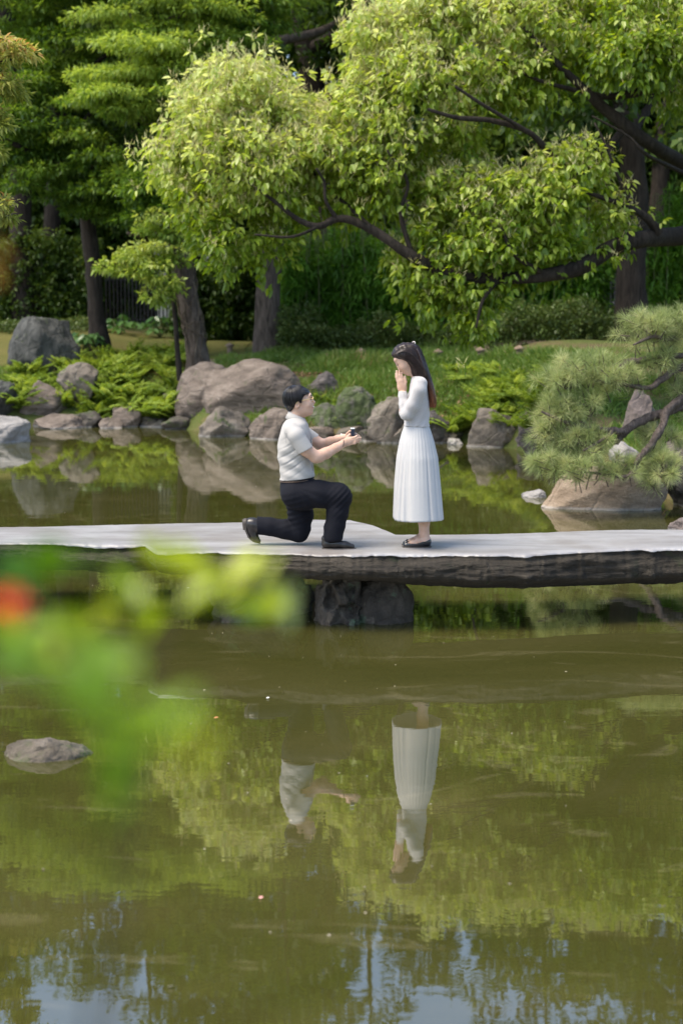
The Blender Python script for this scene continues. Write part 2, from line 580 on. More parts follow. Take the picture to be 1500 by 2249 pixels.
rock('dark brown rock on the slope behind the head of the man', 668, 752, 816, 896, R_DARKSTRIPE, 40, Y=29.6, cuts=11)
rock('small fern covered rock at the water behind the man', 676, 764, 885, 960, R_MOSS, 42, sunk=0.4)
rock('tall mossy rock with a pale streak above the ring box', 738, 828, 848, 966, R_MOSS, 45, sub=5, cuts=10, sharp=0.9)
rock('slanting grey rock in the water left of the woman', 806, 898, 872, 974, R_GREY, 47, sub=5, cuts=12, sharp=0.95, lean=0.2)
rock('low grey stone half hidden behind the dress', 850, 930, 918, 976, R_GREY, 49, sunk=0.6)
rock('dark striped rock in the water right of the woman', 926, 992, 902, 974, R_DARKSTRIPE, 52, sub=5, cuts=10, sharp=0.9)
rock('grey slab leaning on the slope behind the hair of the woman', 926, 990, 850, 912, R_PURP, 55, Y=29.2)
rock('small flat pale stone lying in shallow water right of the woman', 984, 1022, 963, 977, R_PALE, 57, depth=1.2, sunk=1.2)
rock('broad grey block with green moss at the water mid right', 1024, 1142, 898, 984, R_GREY, 60, sub=5, cuts=13, sharp=0.97, sunk=0.4)
rock('dark violet grey rock beside the broad block', 1136, 1212, 902, 992, R_PURP, 63, cuts=10, sunk=0.4)
rock('violet grey rock behind the lower pine branches', 1190, 1300, 872, 1000, R_PURP, 66, Y=25.5, cuts=10)
rock('tall pointed violet grey boulder behind the pine', 1352, 1462, 848, 1010, R_PURP, 69, Y=21.0, sub=5, cuts=12, sharp=0.95, taper=0.35, lean=0.15)
rock('pale flat slab stone between the pine branches', 1345, 1412, 972, 1010, R_PALE, 72, Y=19.0, depth=1.0)
rock('massive tan rock in the water under the pine', 1197, 1472, 1030, 1121, R_TAN, 75, depth=0.6, sub=5, cuts=6, sharp=0.9, rough=0.05, sunk=0.5)
rock('dark rock at the right edge behind the tan rock', 1462, 1600, 1030, 1116, R_DARK, 78, sunk=0.4)
rock('purplish rock at the right edge above the dark rock', 1440, 1560, 960, 1050, R_PURP, 80, Y=18.6)
rock('small rounded pale rock at the right edge beyond the bridge', 1476, 1580, 1136, 1172, R_PURP, 82, sunk=0.6)
rock('flat white stone breaking the water left of the tan rock', 1149, 1202, 1077, 1093, R_PALE, 84, depth=1.3, sunk=1.2)
rock('low pitted rock in the near water at the left edge', -4, 196, 1636, 1674, R_NEAR, 87, depth=0.55, sub=5, cuts=6, sharp=0.6, rough=0.09, sunk=1.3)
rock('small grey stone in the grass right of the woman', 1010, 1042, 806, 836, R_GREY, 90, Y=30.5)
rock('grey stone in the grass above the broad block', 1148, 1190, 808, 846, R_GREY, 92, Y=28.8)
rock('dark stone low on the grassy slope near the broad block', 1056, 1096, 838, 866, R_DARK, 94, Y=29.3)
rock('little stone by the path left of the shrub hedge', 628, 668, 752, 776, R_GREY, 96, Y=35.5)

rgf = np.random.default_rng(50)
for k, x in enumerate(np.concatenate([np.linspace(-9.6, -3.4, 11), np.linspace(-3.0, 3.2, 13)])):
    w = rgf.uniform(0.35, 0.85)
    if -3.2 < x < -1.0:
        continue
    h = w * rgf.uniform(0.45, 0.75)
    y = float(np.interp(x, SHORE_X, SHORE_Y)) - 0.12 + rgf.uniform(-0.1, 0.25)
    o = link('shore_stone', rock_mesh('shore_stone', w, w * 0.8, h, 500 + k, sub=4), [R_BROWN, R_GREY, R_DARK, R_PURP][k % 4], None, (x + rgf.uniform(-0.15, 0.15), y, -0.12))
    o.rotation_euler = (0, 0, rgf.uniform(0, 6))
    tag(o, 'small shore stone wedged at the far waterline between the larger boulders', 'rock', 'filler stones along the far waterline')

# ------------------------------------------------------------------ the stone slab bridge
ZB = 0.565                                            # walking level above the water
m, nt, b, _ = new_mat('bridge_stone')
v = coords(nt, 'World', (0.5, 2.2, 6), (0, 0, 0.04))
f1 = noise(nt, v, 2.0, 8, 0.65, 0.5)
vs = coords(nt, 'World')
f2 = noise(nt, vs, 30, 6, 0.7)
f3 = noise(nt, vs, 1.1, 5, 0.6, 0.4)
c = ramp(nt, f1, [(0.3, (0.18, 0.170, 0.165)), (0.55, (0.30, 0.293, 0.29)), (0.8, (0.38, 0.375, 0.375))])
c = mixc(nt, ramp(nt, f3, [(0.48, (0, 0, 0)), (0.70, (0.65, 0.65, 0.65))]), c, (0.17, 0.145, 0.125))
c = mixc(nt, ramp(nt, f2, [(0.55, (0, 0, 0)), (0.75, (0.5, 0.5, 0.5))]), c, (0.2, 0.18, 0.16))
nt.links.new(c, b.inputs['Base Color'])
b.inputs['Roughness'].default_value = 0.42
b.inputs['Specular IOR Level'].default_value = 0.5
n1 = bump(nt, b, f1, 0.35, 0.02)
bump(nt, b, f2, 0.2, 0.006, n1)
M_BRIDGE = m
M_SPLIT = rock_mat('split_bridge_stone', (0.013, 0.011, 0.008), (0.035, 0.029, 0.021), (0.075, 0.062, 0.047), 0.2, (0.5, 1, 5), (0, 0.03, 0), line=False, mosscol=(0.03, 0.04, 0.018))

def slab(label, front, back, thick, ztop, seed, n=700):
    """front/back: lists of (px, py) along the near and far top edges"""
    fr = np.array([tuple(onz(a, q, ztop))[:2] for a, q in front])
    bk = np.array([tuple(onz(a, q, ztop))[:2] for a, q in back])
    x0, x1 = max(fr[0, 0], bk[0, 0]), min(fr[-1, 0], bk[-1, 0])
    xs_f = np.linspace(fr[0, 0], fr[-1, 0], n)
    xs_b = np.linspace(bk[0, 0], bk[-1, 0], n)
    yf = np.interp(xs_f, fr[:, 0], fr[:, 1])
    yb = np.interp(xs_b, bk[:, 0], bk[:, 1])
    o1 = np.zeros(n)
    yf = yf + 0.035 * fbm(np.stack([xs_f * 2.2, o1, o1], -1), seed, 5, 0.6)
    yb = yb + 0.03 * fbm(np.stack([xs_b * 2.0, o1 + 4, o1], -1), seed, 5, 0.6)
    rows = []
    th = np.interp(np.linspace(0, 1, n), np.linspace(0, 1, len(thick)), thick)
    m_top, m_side = 14, 26
    chip = fbm(np.stack([xs_f * 1.6, o1, o1 + 3], -1), seed + 2, 6, 0.62)
    for k in range(m_top + 1):                      # top, back to front
        t = k / m_top
        X = xs_b * (1 - t) + xs_f * t
        Yv = yb * (1 - t) + yf * t
        Z = ztop + 0.006 * fbm(np.stack([X * 0.8, Yv * 2, o1], -1), seed + 3, 4)
        if t > 0.9:
            Z = Z - (0.012 + 0.022 * np.clip(chip, 0, 1)) * (t - 0.9) / 0.1
        rows.append(np.stack([X, Yv, Z], -1))
    zr = rows[-1][:, 2]
    for k in range(1, m_side + 1):                  # the split front face: ledges, chips, undercut
        t = k / m_side
        zz = zr - th * t
        q3 = np.stack([xs_f * 1.5, zz * 5, o1 + 1.7], -1)
        st = 0.075 * fbm(q3, seed + 5, 5, 0.5)
        led = 0.018 * np.round(2.2 * fbm(np.stack([xs_f * 0.55, zz * 13, o1], -1), seed + 8, 2)) / 2.2
        und = -0.22 * t ** 3 + 0.05 * np.sin(math.pi * t)
        bz = 0.03 * t * fbm(np.stack([xs_f * 0.9, o1, o1 + 2], -1), seed + 7, 5)
        rows.append(np.stack([xs_f, yf - (und + st + led) * min(1, t * 6) * 1.0 + 0.01, zz + bz], -1))
    rows.append(np.stack([xs_b, yb, ztop - th - 0.02], -1))
    rows.append(rows[0].copy())
    G = np.stack(rows, 0)
    nr = G.shape[0]
    idx = np.arange(nr * n).reshape(nr, n)
    Fq = np.stack([idx[:-1, :-1], idx[1:, :-1], idx[1:, 1:], idx[:-1, 1:]], -1).reshape(-1, 4)
    Vv = G.reshape(-1, 3)
    capsF = []
    for col in (0, n - 1):
        ring = idx[:-1, col]
        c = len(Vv)
        Vv = np.vstack([Vv, G[:-1, col].mean(0)[None]])
        for k in range(0, len(ring) - 1, 2):
            q = [ring[k], ring[k + 1], ring[min(k + 2, len(ring) - 1)], c]
            if q[1] == q[2]:
                q = [ring[k], ring[k + 1], c, ring[0]] if k else q
            capsF.append(q if col else q[::-1])
    return (m_top) * (n - 1), Vv, np.vstack([Fq, np.array(capsF)])

root = thing('stone_bridge', 'long pale stone slab bridge with dark rough edge carrying the couple', 'bridge', (0, 0, 0))
G, V_, F_ = slab('', [(-160, 1191), (120, 1193), (330, 1197), (520, 1203), (700, 1204), (790, 1196), (850, 1186), (872, 1178)],
                 [(-160, 1159), (60, 1156), (300, 1152), (560, 1147), (690, 1141), (770, 1142), (820, 1155), (872, 1177)], [0.20, 0.25, 0.24, 0.20, 0.17, 0.16], ZB + 0.006, 11)
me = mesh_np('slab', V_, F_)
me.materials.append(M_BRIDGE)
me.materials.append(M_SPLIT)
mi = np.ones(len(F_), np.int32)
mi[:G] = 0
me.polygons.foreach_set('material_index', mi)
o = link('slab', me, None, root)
o['label'] = 'rear slab ending in a slanting tip behind the couple'
G, V_, F_ = slab('', [(322, 1196), (345, 1207), (520, 1213), (700, 1217), (860, 1218), (1000, 1216), (1150, 1218), (1300, 1211), (1420, 1207), (1640, 1204)],
                 [(322, 1194), (420, 1186), (560, 1181), (700, 1176), (860, 1174), (1000, 1173), (1200, 1170), (1340, 1163), (1500, 1163), (1640, 1163)], [0.15, 0.21, 0.235, 0.25, 0.27, 0.265, 0.27], ZB + 0.012, 19)
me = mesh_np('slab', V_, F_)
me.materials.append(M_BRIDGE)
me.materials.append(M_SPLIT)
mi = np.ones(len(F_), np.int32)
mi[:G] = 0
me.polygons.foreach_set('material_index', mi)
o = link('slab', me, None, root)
o['label'] = 'front slab reaching out of the frame to the right'

def pier(label, l, r, top, base, mat, seed, Y, depth, holes=0, **kw):
    zb, zt = -0.35, at((l + r) / 2, top, Y).z
    w = (r - l) * Y / F_PX
    me = rock_mesh('pier_rock', w, w * depth, zt - zb, seed, sub=5, **kw)
    if holes:
        V = np.empty(len(me.vertices) * 3, np.float32)
        me.vertices.foreach_get('co', V)
        V = V.reshape(-1, 3)
        rg = np.random.default_rng(seed)
        for k in range(holes):
            cpt = np.array([rg.uniform(-0.32, 0.32) * w, -0.5 * w * depth, rg.uniform(0.42, 0.85) * (zt - zb)])
            dd = np.linalg.norm((V - cpt) * [1, 0.35, 1], axis=1)
            rr = rg.uniform(0.035, 0.07)
            V[:, 1] += np.where(dd < rr, np.sqrt(np.maximum(rr * rr - dd * dd, 0)) * 1.9, 0)
        me.vertices.foreach_set('co', V.ravel())
        me.update()
    o = link('boulder', me, mat, None, (at((l + r) / 2, base, Y).x, Y + w * depth * 0.5, zb))
    tag(o, label, 'rock')

YPIER = onz(760, 1378, 0).y
pier('pitted pier rock with holes and lichen under the middle of the bridge', 686, 808, 1250, 1378, R_PIER, 101, YPIER, 0.9, holes=12, cuts=4, sharp=0.6, rough=0.26, taper=0.25)
pier('smooth dark pier rock under the bridge right of the pitted one', 765, 914, 1268, 1372, R_PIER, 104, YPIER + 0.08, 0.9, cuts=4, sharp=0.6, rough=0.10, taper=0.12)
pier('wide dark pier rock under the left slab behind the foreground leaves', 440, 700, 1250, 1366, R_PIER, 107, YPIER + 0.15, 0.6, cuts=9, rough=0.2)
# ------------------------------------------------------------------ foliage tools
def leaves(g, P, D, L, W, vals, fold=0.25, droop=0.12, full=False):
    P = np.asarray(P, float)
    n = len(P)
    D = unit(np.asarray(D, float))
    L = np.broadcast_to(np.asarray(L, float), (n,))[:, None]
    W = np.broadcast_to(np.asarray(W, float), (n,))[:, None]
    up = np.array([0, 0, 1.0]) + 0.55 * RNG.normal(size=(n, 3))
    S = unit(np.cross(D, up))
    N = np.cross(S, D)
    dz = np.array([0, 0, -1.0]) * droop * L
    if full:
        b_ = P
        r1 = P + D * L * 0.28 + S * W * 0.46 + N * W * fold
        r2 = P + D * L * 0.66 + S * W * 0.40 + N * W * fold + dz * 0.5
        t_ = P + D * L + dz
        l1 = P + D * L * 0.28 - S * W * 0.46 + N * W * fold
        l2 = P + D * L * 0.66 - S * W * 0.40 + N * W * fold + dz * 0.5
        V = np.stack([b_, r1, r2, t_, l2, l1], 1).reshape(-1, 3)
        i = np.arange(n)[:, None] * 6
        F = np.concatenate([i + [0, 1, 2, 3], i + [0, 3, 4, 5]], 0)
        g.add(V, F, np.concatenate([vals, vals]))
    else:
        r_ = P + D * L * 0.45 + S * W * 0.5 + N * W * fold
        l_ = P + D * L * 0.45 - S * W * 0.5 + N * W * fold
        t_ = P + D * L + dz
        V = np.stack([P, r_, t_, l_], 1).reshape(-1, 3)
        i = np.arange(n)[:, None] * 4
        g.add(V, i + [0, 1, 2, 3], vals)

def blob(n, c, r, shell=0.6, upbias=0.0):
    d = RNG.normal(size=(n, 3))
    d[:, 2] += upbias
    d = unit(d)
    rad = RNG.uniform(shell ** 3, 1, n) ** (1 / 3)
    return np.asarray(c) + d * rad[:, None] * np.asarray(r), d

def sprigs(g, P, O, per, L, W, droop=0.5, spread=0.8, vbase=None, vvar=0.25, full=False):
    """a whorl of leaves round each sprig tip P with outward direction O"""
    n = len(P)
    PP = np.repeat(P, per, 0)
    OO = np.repeat(O, per, 0)
    R = rand_dirs(n * per)
    D = unit(OO * 0.6 + R * spread + np.array([0, 0, -droop]))
    vb = np.repeat(RNG.uniform(0.2, 0.8, n) if vbase is None else vbase, per)
    vals = np.clip(vb + RNG.normal(0, vvar, n * per), 0, 1)
    LL = L * RNG.uniform(0.65, 1.15, n * per)
    leaves(g, PP + D * 0.1 * L + R * 0.25 * L, D, LL, LL * (W / L) * RNG.uniform(0.8, 1.15, n * per), vals, full=full)

BARK_DARK = bark_mat('dark_bark', (0.012, 0.009, 0.007), (0.045, 0.036, 0.028))
BARK_BROWN = bark_mat('ridged_brown_bark', (0.028, 0.022, 0.016), (0.15, 0.118, 0.095))
BARK_PINE = bark_mat('pine_bark', (0.045, 0.035, 0.030), (0.17, 0.135, 0.115), 2.5)
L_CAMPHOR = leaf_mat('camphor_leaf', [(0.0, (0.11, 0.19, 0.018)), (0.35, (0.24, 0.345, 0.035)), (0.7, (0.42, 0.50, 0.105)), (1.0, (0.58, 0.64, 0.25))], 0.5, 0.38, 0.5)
L_BLOSSOM = leaf_mat('camphor_blossom', [(0.0, (0.48, 0.47, 0.18)), (1.0, (0.68, 0.62, 0.36))], 0.3, 0.6, 0.2)
L_MAPLE = leaf_mat('maple_leaf', [(0.0, (0.045, 0.10, 0.014)), (0.4, (0.13, 0.235, 0.03)), (1.0, (0.36, 0.47, 0.09))], 0.5)
L_MAPLE2 = leaf_mat('young_maple_leaf', [(0.0, (0.13, 0.23, 0.03)), (0.6, (0.26, 0.36, 0.06)), (1.0, (0.36, 0.42, 0.10))], 0.45)
L_MAPLE3 = leaf_mat('orange_tipped_maple_leaf', [(0.0, (0.14, 0.20, 0.03)), (0.5, (0.30, 0.34, 0.07)), (0.85, (0.42, 0.40, 0.12)), (1.0, (0.45, 0.27, 0.09))], 0.45)
L_FOREST = leaf_mat('forest_leaf', [(0.0, (0.022, 0.052, 0.008)), (0.5, (0.052, 0.100, 0.015)), (0.85, (0.115, 0.175, 0.028)), (1.0, (0.20, 0.24, 0.045))], 0.4)
L_BAMBOO = leaf_mat('bamboo_leaf', [(0.0, (0.045, 0.115, 0.014)), (0.5, (0.12, 0.27, 0.028)), (0.93, (0.24, 0.42, 0.06)), (1.0, (0.38, 0.36, 0.13))], 0.45)
L_SHRUB = leaf_mat('shrub_leaf', [(0.0, (0.035, 0.065, 0.012)), (0.6, (0.095, 0.145, 0.032)), (1.0, (0.24, 0.25, 0.085))], 0.25)
L_FERN = leaf_mat('fern_frond', [(0.0, (0.075, 0.13, 0.018)), (0.5, (0.17, 0.255, 0.035)), (1.0, (0.30, 0.38, 0.07))], 0.45, 0.6, 0.15)
L_GRASS = leaf_mat('grass_blade', [(0.0, (0.06, 0.12, 0.02)), (0.6, (0.14, 0.235, 0.04)), (0.9, (0.25, 0.30, 0.08)), (1.0, (0.33, 0.24, 0.12))], 0.35)
L_PINE = leaf_mat('pine_needle', [(0.0, (0.14, 0.20, 0.07)), (0.5, (0.33, 0.39, 0.15)), (0.9, (0.56, 0.57, 0.29)), (1.0, (0.48, 0.36, 0.19))], 0.35, 0.4)
L_BROAD = leaf_mat('aralia_leaf', [(0.0, (0.04, 0.11, 0.025)), (1.0, (0.12, 0.22, 0.06))], 0.3, 0.3, 0.5)
L_DEAD = leaf_mat('fallen_leaf', [(0.0, (0.16, 0.08, 0.04)), (1.0, (0.38, 0.24, 0.14))], 0.1, 0.8)
STEM = plain('green_stem', (0.09, 0.11, 0.03), 0.6)

# ------------------------------------------------------------------ big camphor tree reaching over the pond from the right
KC = 1.28                                             # crown stands at about 23 m
cam_tree = thing('camphor_tree', 'big yellow green camphor tree in blossom reaching over the pond from the right', 'tree', (8.4, 25.0, tz(8.4, 25.0)))
def local(o, pts):
    l = o.location
    return [(p[0] - l.x, p[1] - l.y, p[2] - l.z) + tuple(p[3:]) for p in pts]
tb = tz(8.4, 25.0)
tube('trunk', local(cam_tree, [(8.4, 25.0, tb - 0.3, 0.6), (8.2, 24.8, tb + 1.2, 0.46), (7.9, 24.5, 3.4, 0.40), (7.6, 24.2, 5.0, 0.34), (7.7, 24.1, 6.2, 0.22), (7.4, 24.0, 7.2, 0.12), (7.3, 23.9, 7.9, 0.04)]), BARK_DARK, cam_tree, 30, 14, 0.12)
BR = [
 [(1790, 470, 19, 24), (1620, 500, 18.8, 22), (1500, 517, 18.5, 20), (1410, 525, 18.3, 19), (1340, 545, 18.2, 18), (1285, 582, 18.1, 17), (1200, 605, 18.0, 15), (1095, 612, 18.0, 13), (1000, 606, 18, 13), (905, 562, 17.9, 12), (830, 512, 17.9, 10), (770, 483, 17.9, 9), (735, 482, 17.9, 8), (700, 497, 17.8, 7), (655, 482, 17.8, 6), (600, 440, 17.7, 4), (545, 400, 17.7, 2.5)],
 [(1800, 430, 19.2, 24), (1600, 425, 19, 20), (1500, 360, 18.8, 16), (1420, 310, 18.6, 14), (1340, 250, 18.5, 13), (1285, 200, 18.4, 10), (1215, 130, 18.3, 7), (1150, 60, 18.2, 4)],
 [(1800, 250, 19.1, 22), (1640, 215, 18.9, 18), (1500, 190, 18.7, 14), (1400, 203, 18.6, 10), (1330, 212, 18.5, 7), (1270, 200, 18.4, 4)],
 [(1375, 275, 18.55, 10), (1280, 385, 18.3, 8), (1210, 340, 18.1, 7), (1160, 290, 17.9, 6), (1080, 265, 17.8, 6), (1000, 258, 17.7, 5), (940, 240, 17.6, 3.5)],
 [(1160, 290, 17.9, 5), (1060, 230, 17.6, 4), (1000, 190, 17.5, 3)],
 [(1445, 512, 18.4, 12), (1420, 480, 18.3, 9), (1370, 450, 18.1, 7), (1310, 430, 18.0, 5), (1230, 400, 17.9, 3)],
 [(1380, 445, 18.1, 4), (1355, 385, 18.0, 3.5), (1330, 320, 18.0, 3), (1305, 270, 18.0, 2)],
 [(1500, 380, 18.5, 5), (1420, 340, 18.2, 4), (1380, 300, 18.1, 3), (1300, 255, 18.0, 2)],
 [(740, 482, 17.9, 6), (715, 440, 17.8, 4), (712, 400, 17.8, 3.5), (695, 370, 17.7, 2.5)],
 [(700, 497, 17.8, 4), (640, 520, 17.6, 3), (560, 515, 17.5, 2)],
 [(905, 562, 17.9, 6), (880, 470, 17.9, 5), (895, 400, 17.9, 4), (850, 330, 17.8, 3)],
 [(1200, 605, 18, 7), (1130, 560, 17.7, 5), (1100, 500, 17.6, 4)],
 [(1095, 612, 18, 6), (1060, 660, 17.7, 4), (1045, 720, 17.6, 2.5)],
 [(1270, 200, 18.4, 6), (1180, 175, 18.2, 4), (1090, 130, 18.0, 3)],
 [(830, 512, 17.9, 5), (740, 430, 18.3, 4), (640, 330, 18.4, 3), (560, 260, 18.3, 2)],
]
for k, br in enumerate(BR):
    br = [(a_, b__, y_ * KC - (1.0 if a_ < 1480 else 0.0), r_) for a_, b__, y_, r_ in br]
    tube('branch', local(cam_tree, px_tube(br)), BARK_DARK, cam_tree, max(14, len(br) * 4), 8, 0.12, k)

CL = [(540, 225, 125, 85, 17.9, .9), (470, 300, 110, 80, 17.7, .85), (405, 375, 75, 62, 17.6, .7), (545, 380, 150, 100, 17.4, .75), (450, 470, 60, 60, 17.5, .4), (500, 530, 75, 68, 17.4, .35), (585, 540, 52, 62, 17.5, .3), (640, 270, 90, 70, 17.9, .8), (690, 340, 90, 80, 17.7, .75), (640, 450, 80, 50, 17.6, .45),
 (830, 120, 90, 100, 17.9, .85), (930, 45, 120, 80, 18.0, .9), (1060, 70, 140, 100, 17.9, .75), (1200, 70, 140, 90, 18.0, .65), (1370, 60, 150, 90, 17.8, .4), (1450, 130, 90, 60, 17.4, .25), (1380, 130, 70, 60, 17.3, .3), (1480, 215, 45, 35, 17.8, .5),
 (820, 230, 80, 80, 17.7, .8), (930, 190, 120, 90, 17.5, .7), (1060, 190, 110, 70, 17.7, .55), (780, 340, 80, 75, 17.6, .7), (860, 300, 90, 60, 17.5, .65), (870, 400, 100, 60, 17.5, .5), (980, 310, 90, 45, 17.7, .5), (790, 440, 70, 45, 17.7, .45), (1150, 160, 90, 60, 17.9, .5),
 (1000, 420, 100, 55, 17.6, .55), (1080, 440, 100, 55, 17.4, .55), (1180, 440, 90, 70, 17.3, .45), (1260, 375, 85, 50, 17.5, .5), (1320, 495, 65, 55, 17.5, .45), (980, 520, 80, 60, 17.4, .4), (1080, 545, 100, 65, 17.3, .35), (1180, 540, 90, 55, 17.5, .3), (935, 610, 60, 55, 17.4, .4), (1035, 650, 60, 50, 17.3, .3), (1045, 715, 42, 28, 17.3, .35), (960, 665, 48, 35, 17.4, .35), (1250, 560, 70, 30, 17.6, .35), (890, 570, 40, 30, 17.6, .4), (1110, 620, 60, 30, 17.5, .25)]
OFF = [(1560, 60, 130, 90, 17.6, .5), (1650, 220, 100, 90, 18.2, .4), (1700, 60, 140, 90, 18.4, .5), (1000, -20, 140, 50, 18.1, .8), (1180, -20, 150, 50, 18.3, .7), (1380, -20, 150, 60, 18.2, .6), (1620, 400, 70, 60, 17.8, .4)]
CL = [(a_, b__, c_, d_, y_ * KC, e_) for a_, b__, c_, d_, y_, e_ in CL]
OFF = [(a_, b__, c_, d_, y_ * KC, e_) for a_, b__, c_, d_, y_, e_ in OFF]
g_leaf, g_bl, front_P = Geo(), Geo(), []
for (cx, cy, rx, ry, Y, bright) in CL + OFF:
    c = np.array(at(cx, cy, Y))
    k = Y / F_PX
    off = (cx, cy, rx, ry, Y, bright) in OFF
    R3 = np.array([rx * k, min(rx, 95) * k * 1.15, ry * k])
    area = rx * ry
    ns = int(area / (19 if not off else 60)) + 12
    P, O = blob(ns, c, R3, 0.5, 0.35)
    P = P + (0.10 + 0.14 * (RNG.uniform(size=ns) < 0.2))[:, None] * RNG.normal(size=P.shape)
    kp = noise3(P * 1.9, 91) > -0.16 - 0.45 * RNG.uniform(size=ns)
    P, O = P[kp], O[kp]
    ns = len(P)
    O = unit(O + [0, -0.25, 0.1])
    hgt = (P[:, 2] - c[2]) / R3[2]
    vb = np.clip(bright * 0.75 + 0.22 * hgt + RNG.normal(0, 0.10, ns), 0.02, 0.98)  # light painted in: clump tops lighter, shaded clumps darker, besides young leaf tone
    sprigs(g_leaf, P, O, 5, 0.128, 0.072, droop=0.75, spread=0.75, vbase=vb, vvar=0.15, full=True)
    sel = (RNG.uniform(size=ns) < np.clip((bright - 0.25) * 1.1 + 0.25 * hgt, 0.05, 0.9))
    Pb = P[sel]
    if len(Pb):
        per = 10
        PP = np.repeat(Pb, per, 0) + 0.045 * RNG.normal(size=(len(Pb) * per, 3))
        DD = unit(rand_dirs(len(PP)) * 0.7 + [0, -0.1, 0.8])
        leaves(g_bl, PP + [0, 0, 0.02], DD, RNG.uniform(0.07, 0.16, len(PP)), 0.012, RNG.uniform(0, 1, len(PP)), 0.3, 0.0)
    if not off:
        fr = P[:, 1] < c[1] - 0.45 * R3[1]
        front_P.append(np.column_stack([P[fr], O[fr], vb[fr]]))
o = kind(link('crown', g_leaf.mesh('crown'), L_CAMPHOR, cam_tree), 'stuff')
o.matrix_parent_inverse = Matrix.Translation(-cam_tree.location)
o = kind(link('blossoms', g_bl.mesh('blossoms'), L_BLOSSOM, cam_tree), 'stuff')
o.matrix_parent_inverse = Matrix.Translation(-cam_tree.location)
# the nearest leaves, one by one
protos = []
for k in range(6):
    g1 = Geo()
    leaves(g1, np.zeros((1, 3)), np.array([[1.0, 0, 0]]), 1.0, 0.53, np.array([0.25 + 0.12 * k]), 0.22, 0.15, full=True)
    me = g1.mesh('leaf')
    me.materials.append(L_CAMPHOR)
    protos.append(me)
fp = np.vstack(front_P)
fp = fp[RNG.permutation(len(fp))[:300]]
for row in fp:
    o = link('leaf', protos[int(np.clip((row[6] - 0.1) * 7, 0, 5))], None, cam_tree)
    d = Vector(row[3:6]) * 0.5 + Vector((RNG.uniform(-.6, .6), -0.5, -0.75))
    q = d.to_track_quat('X', 'Z')
    s = RNG.uniform(0.11, 0.15)
    o.matrix_local = Matrix.Translation(Vector(row[:3]) + Vector((0, -0.10, 0)) - cam_tree.location) @ q.to_matrix().to_4x4() @ Matrix.Scale(s, 4)

# ------------------------------------------------------------------ maples of the left bank
def pads(g, lst, leafL, leafW, dens, drop=0.25, flat=0.55):
    for (cx, cy, rx, ry, Y, br) in lst:
        c = np.array(at(cx, cy, Y))
        k = Y / F_PX
        ns = int(rx * ry * dens) + 10
        nsub = 7                                      # each bough is several thin tiers of foliage
        sc_ = np.stack([RNG.uniform(-0.75, 0.75, nsub), RNG.uniform(-0.7, 0.7, nsub), np.linspace(-0.9, 0.9, nsub) + RNG.normal(0, 0.1, nsub)], -1) * [rx * k, rx * k * 0.8, ry * k]
        w_ = RNG.integers(0, nsub, ns)
        P, O = blob(ns, np.zeros(3), (rx * k * 0.62, rx * k * 0.55, ry * k * 0.20), 0.2, 0.1)
        P = P * RNG.uniform(0.7, 1.35, ns)[:, None] + c + sc_[w_]
        P[:, 2] -= 0.12 * np.hypot(P[:, 0] - c[0] - sc_[w_, 0], P[:, 1] - c[1] - sc_[w_, 1]) ** 2
        P[:, 2] += -0.10 * ((P[:, 0] - c[0]) / (rx * k)) ** 2 * ry * k
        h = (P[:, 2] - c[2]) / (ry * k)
        vb = np.clip(br + 0.25 * h + RNG.normal(0, 0.12, ns), 0.02, 0.98)  # light painted in: lit boughs and upper leaves paler, lower ones darker
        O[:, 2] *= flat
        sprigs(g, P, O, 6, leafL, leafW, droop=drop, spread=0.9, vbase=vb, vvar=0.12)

def px_tree(name, label, trunk_px, branches, mat, crown_list, leafmat, leafL, leafW, dens, parts=None, **kw):
    p0 = at(trunk_px[0][0], trunk_px[0][1], trunk_px[0][2])
    t = thing(name, label, 'tree', p0)
    w = local(t, px_tube(trunk_px))
    w[0] = (w[0][0], w[0][1], w[0][2] - 0.3, w[0][3] * 1.25)
    tube('trunk', w, mat, t, len(w) * 6, 12, 0.14, len(label))
    for k, br in enumerate(branches):
        tube('branch', local(t, px_tube(br)), mat, t, len(br) * 5, 7, 0.12, k)
    if crown_list:
        g = Geo()
        pads(g, crown_list, leafL, leafW, dens, **kw)
        o = link('crown', g.mesh('crown'), leafmat, t)
        kind(o, 'stuff')
        o.matrix_parent_inverse = Matrix.Translation(-t.location)
    return t

px_tree('maple_tree', 'slender maple with a dark leaning trunk rising from the lawn at the left',
        [(224, 752, 36, 22), (212, 690, 36, 18), (206, 600, 36, 18), (195, 500, 36, 17), (182, 420, 36, 15), (150, 330, 35.8, 12), (120, 200, 35.5, 9), (110, 60, 35.4, 6)],
        [[(182, 430, 36, 9), (110, 370, 35, 7), (40, 320, 34, 6), (-40, 290, 33.5, 4)], [(170, 380, 36, 8), (270, 330, 35, 6), (340, 260, 34.5, 4)], [(130, 240, 35.6, 7), (210, 140, 35, 5), (290, 90, 34.6, 3)], [(150, 330, 35.8, 6), (200, 250, 35, 5), (250, 220, 34.6, 3)]],
        BARK_DARK,
        [(150, 90, 120, 42, 35, .5), (60, 40, 100, 45, 35, .45), (70, 190, 90, 40, 34.5, .35), (130, 265, 110, 38, 34.6, .3), (40, 320, 80, 45, 34.5, .25), (170, 335, 110, 42, 34.4, .35), (110, 400, 90, 36, 34.6, .3), (250, 400, 110, 40, 34.5, .35), (200, 440, 80, 30, 34.8, .25), (250, 470, 70, 25, 34.6, .25), (200, 160, 100, 40, 35, .45), (100, -60, 160, 60, 35, .5), (300, -40, 150, 50, 35, .5), (160, -170, 140, 60, 35, .5)],
        L_MAPLE, 0.14, 0.05, 0.15)
